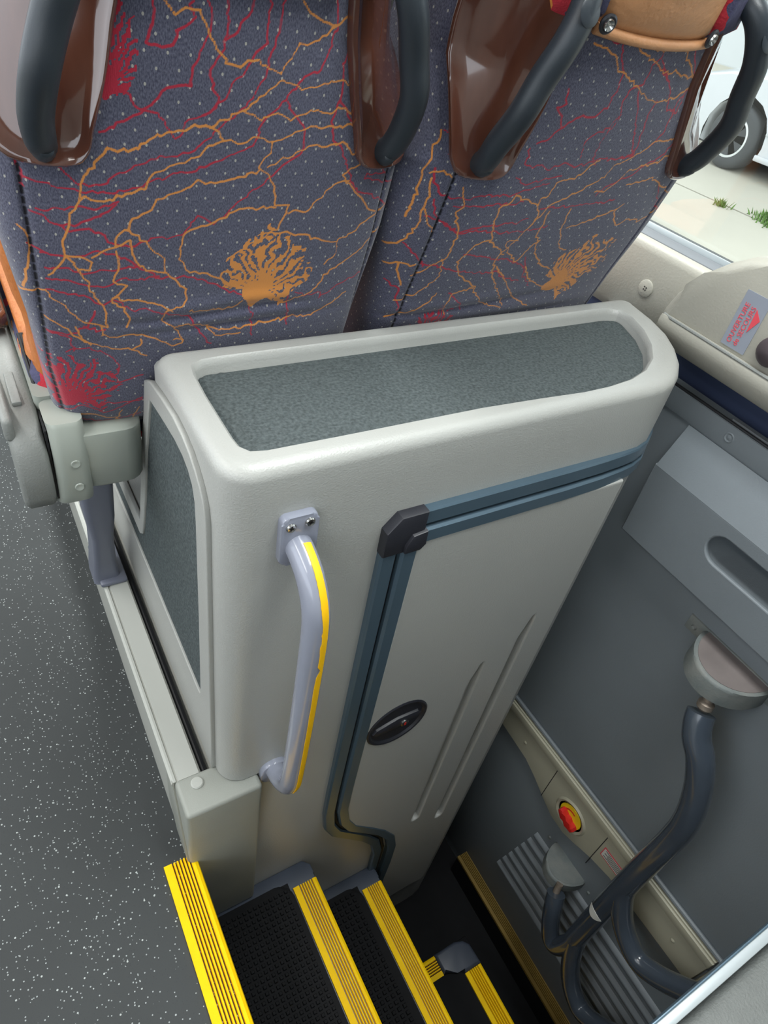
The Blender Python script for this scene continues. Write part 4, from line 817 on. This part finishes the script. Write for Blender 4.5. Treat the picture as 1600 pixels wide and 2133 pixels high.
# parked silver car, side on
car=ROOT('car','silver white car parked on the pavement outside the window','car',(19.4,9.0,slope(19.4)))
def cz(x,z): return z+slope(x)
M['carpaint']=mat('silver_car_paint',(184,186,188),0.3,var=0.02,coat=0.6); M['tyre']=mat('tyre_rubber',(60,62,64),0.8); M['alloy']=mat('alloy_wheel',(196,198,196),0.3,metal=0.5); M['carglass']=mat('car_glass',(96,112,112),0.1)
WF,WR_=11.86,6.3; RW=0.72
def archp(c,r,a0=0,a1=180,n=10): return [(c+r*math.cos(math.radians(a)),RW+r*math.sin(math.radians(a))) for a in np.linspace(a0,a1,n)]
bodyp=[(13.75,0.75),(13.8,1.25),(13.6,1.75),(12.6,2.0),(11.0,2.12),(9.0,2.15),(5.2,2.15),(4.6,1.95),(4.45,1.3),(4.5,0.6)]
bodyp+=[(WR_-0.86,0.42)]+archp(WR_,0.88,200,-20,12)+[(WF-0.86,0.40)]+archp(WF,0.88,200,-20,12)+[(13.5,0.5)]
# dedupe ordering: wheel arches are walked from rear to front
bm=bmesh.new()
def car_slab(pts,x0,x1,inset,parent,name,mt,bev=0.08):
    rings=[]
    P=pts
    for x,k in ((x0,inset),(x0+bev,inset*0.3),(x0+2*bev,0.0),(x1-2*bev,0.0),(x1-bev,inset*0.3),(x1,inset)):
        rings.append([(x,p[0],cz(17.6,p[1])+0.135*(x-17.6)) for p in (offset_poly(P,k) if k else P)])
    g=loft(rings,False,False); 
    bm=bmesh.new(); vs=[bm.verts.new(p) for p in g.v]
    for f in g.f: bm.faces.new([vs[i] for i in f])
    n=len(P)
    for off in (0,5*n):
        f=bm.faces.new([vs[off+i] for i in range(n)])
        bmesh.ops.triangulate(bm,faces=[f])
    return put(name,bmg(bm),mt,parent,angle=35)
bm.free()
car_slab(bodyp,17.52,21.3,0.05,car,'body','carpaint')
gh_=[(11.0,2.1),(9.6,3.05),(9.0,3.18),(6.0,3.15),(5.3,2.95),(4.65,2.1)]
car_slab(gh_[::-1],17.85,21.0,0.10,car,'cabin','carpaint')
for a in ([(10.4,2.2),(9.5,2.95),(8.0,3.0),(8.0,2.2)],[(7.85,2.2),(7.85,3.0),(6.1,2.97),(5.6,2.75),(5.3,2.2)]):
    rings=[[(x,p[0],cz(17.6,p[1])+0.135*(x-17.6)) for p in a] for x in (17.80,17.9)]
    put('window_glass',loft(rings),'carglass',car,smooth=False)
for yy in (8.75,6.6):
    x=17.48; put('door_handle',box(x-0.02,x+0.06,yy-0.22,yy+0.22,cz(17.6,1.72),cz(17.6,1.82),0.02),'carpaint',car)
x=17.5
for yy in (10.55,7.95): put('door_gap',box(x-0.004,x+0.03,yy-0.012,yy+0.012,cz(17.6,0.55),cz(17.6,2.1)),'tyre',car,smooth=False)
put('side_moulding',box(17.46,17.54,WR_+0.9,WF-0.9,cz(17.6,0.98),cz(17.6,1.12),0.02),'carpaint',car)
put('sill',box(17.47,17.56,WR_+0.85,WF-0.85,cz(17.6,0.42),cz(17.6,0.56),0.03),'carpaint',car)
for c in (WF,WR_):
    o=(17.66,c,cz(17.6,RW))
    w=put('wheel',lathe([(0.40,0.14),(0.46,0.16),(0.60,0.16),(0.69,0.13),(0.72,0.06),(0.72,-0.28),(0.3,-0.3)],o,(-1,0,0),36),'tyre',car,angle=50)
    put('rim',lathe([(0.46,0.12),(0.43,0.15),(0.40,0.14),(0.38,0.05),(0.1,0.03),(0.0,0.03)],o,(-1,0,0),36),'tyre',w,angle=40)
    put('rim_ring',lathe([(0.475,0.13),(0.46,0.165),(0.41,0.165),(0.40,0.12)],o,(-1,0,0),36),'alloy',w,angle=40)
    put('hub',lathe([(0.15,0.05),(0.13,0.12),(0.08,0.14),(0,0.14)],o,(-1,0,0),24),'alloy',w,angle=40)
    for k in range(6):
        a=k*math.pi/3; dv=np.array([0,math.cos(a),math.sin(a)]); tv=np.array([0,-math.sin(a),math.cos(a)])
        pts=[np.array(o)+dv*r_+tv*w_ for r_,w_ in ((0.1,-0.06),(0.44,-0.10),(0.44,0.10),(0.1,0.06))]
        put('spoke',loft([[p+np.array([-d_,0,0]) for p in pts] for d_ in (0.06,0.14)]),'alloy',w)
put('undercarriage',box(17.9,20.9,4.9,13.3,cz(17.6,0.35),cz(17.6,0.75)),'tyre',car,smooth=False)
# pale shuttered wall across the street
bw=ROOT('house_wall','pale shuttered wall across the street behind the car','wall',(27,20,slope(27)))
put('wall_face',box(27,27.5,-10,60,slope(27)-0.2,slope(27)+9),mat('pale_render',(172,175,174),0.9,var=0.05,vscale=0.5),bw,smooth=False)
for i in range(14):
    y=18.0+i*0.62; put('shutter_slat',box(26.9,27.0,y,y+0.5,slope(27)+1.5,slope(27)+8.5,0.03),mat('shutter_grey',(146,152,152),0.7,var=0.05),bw)
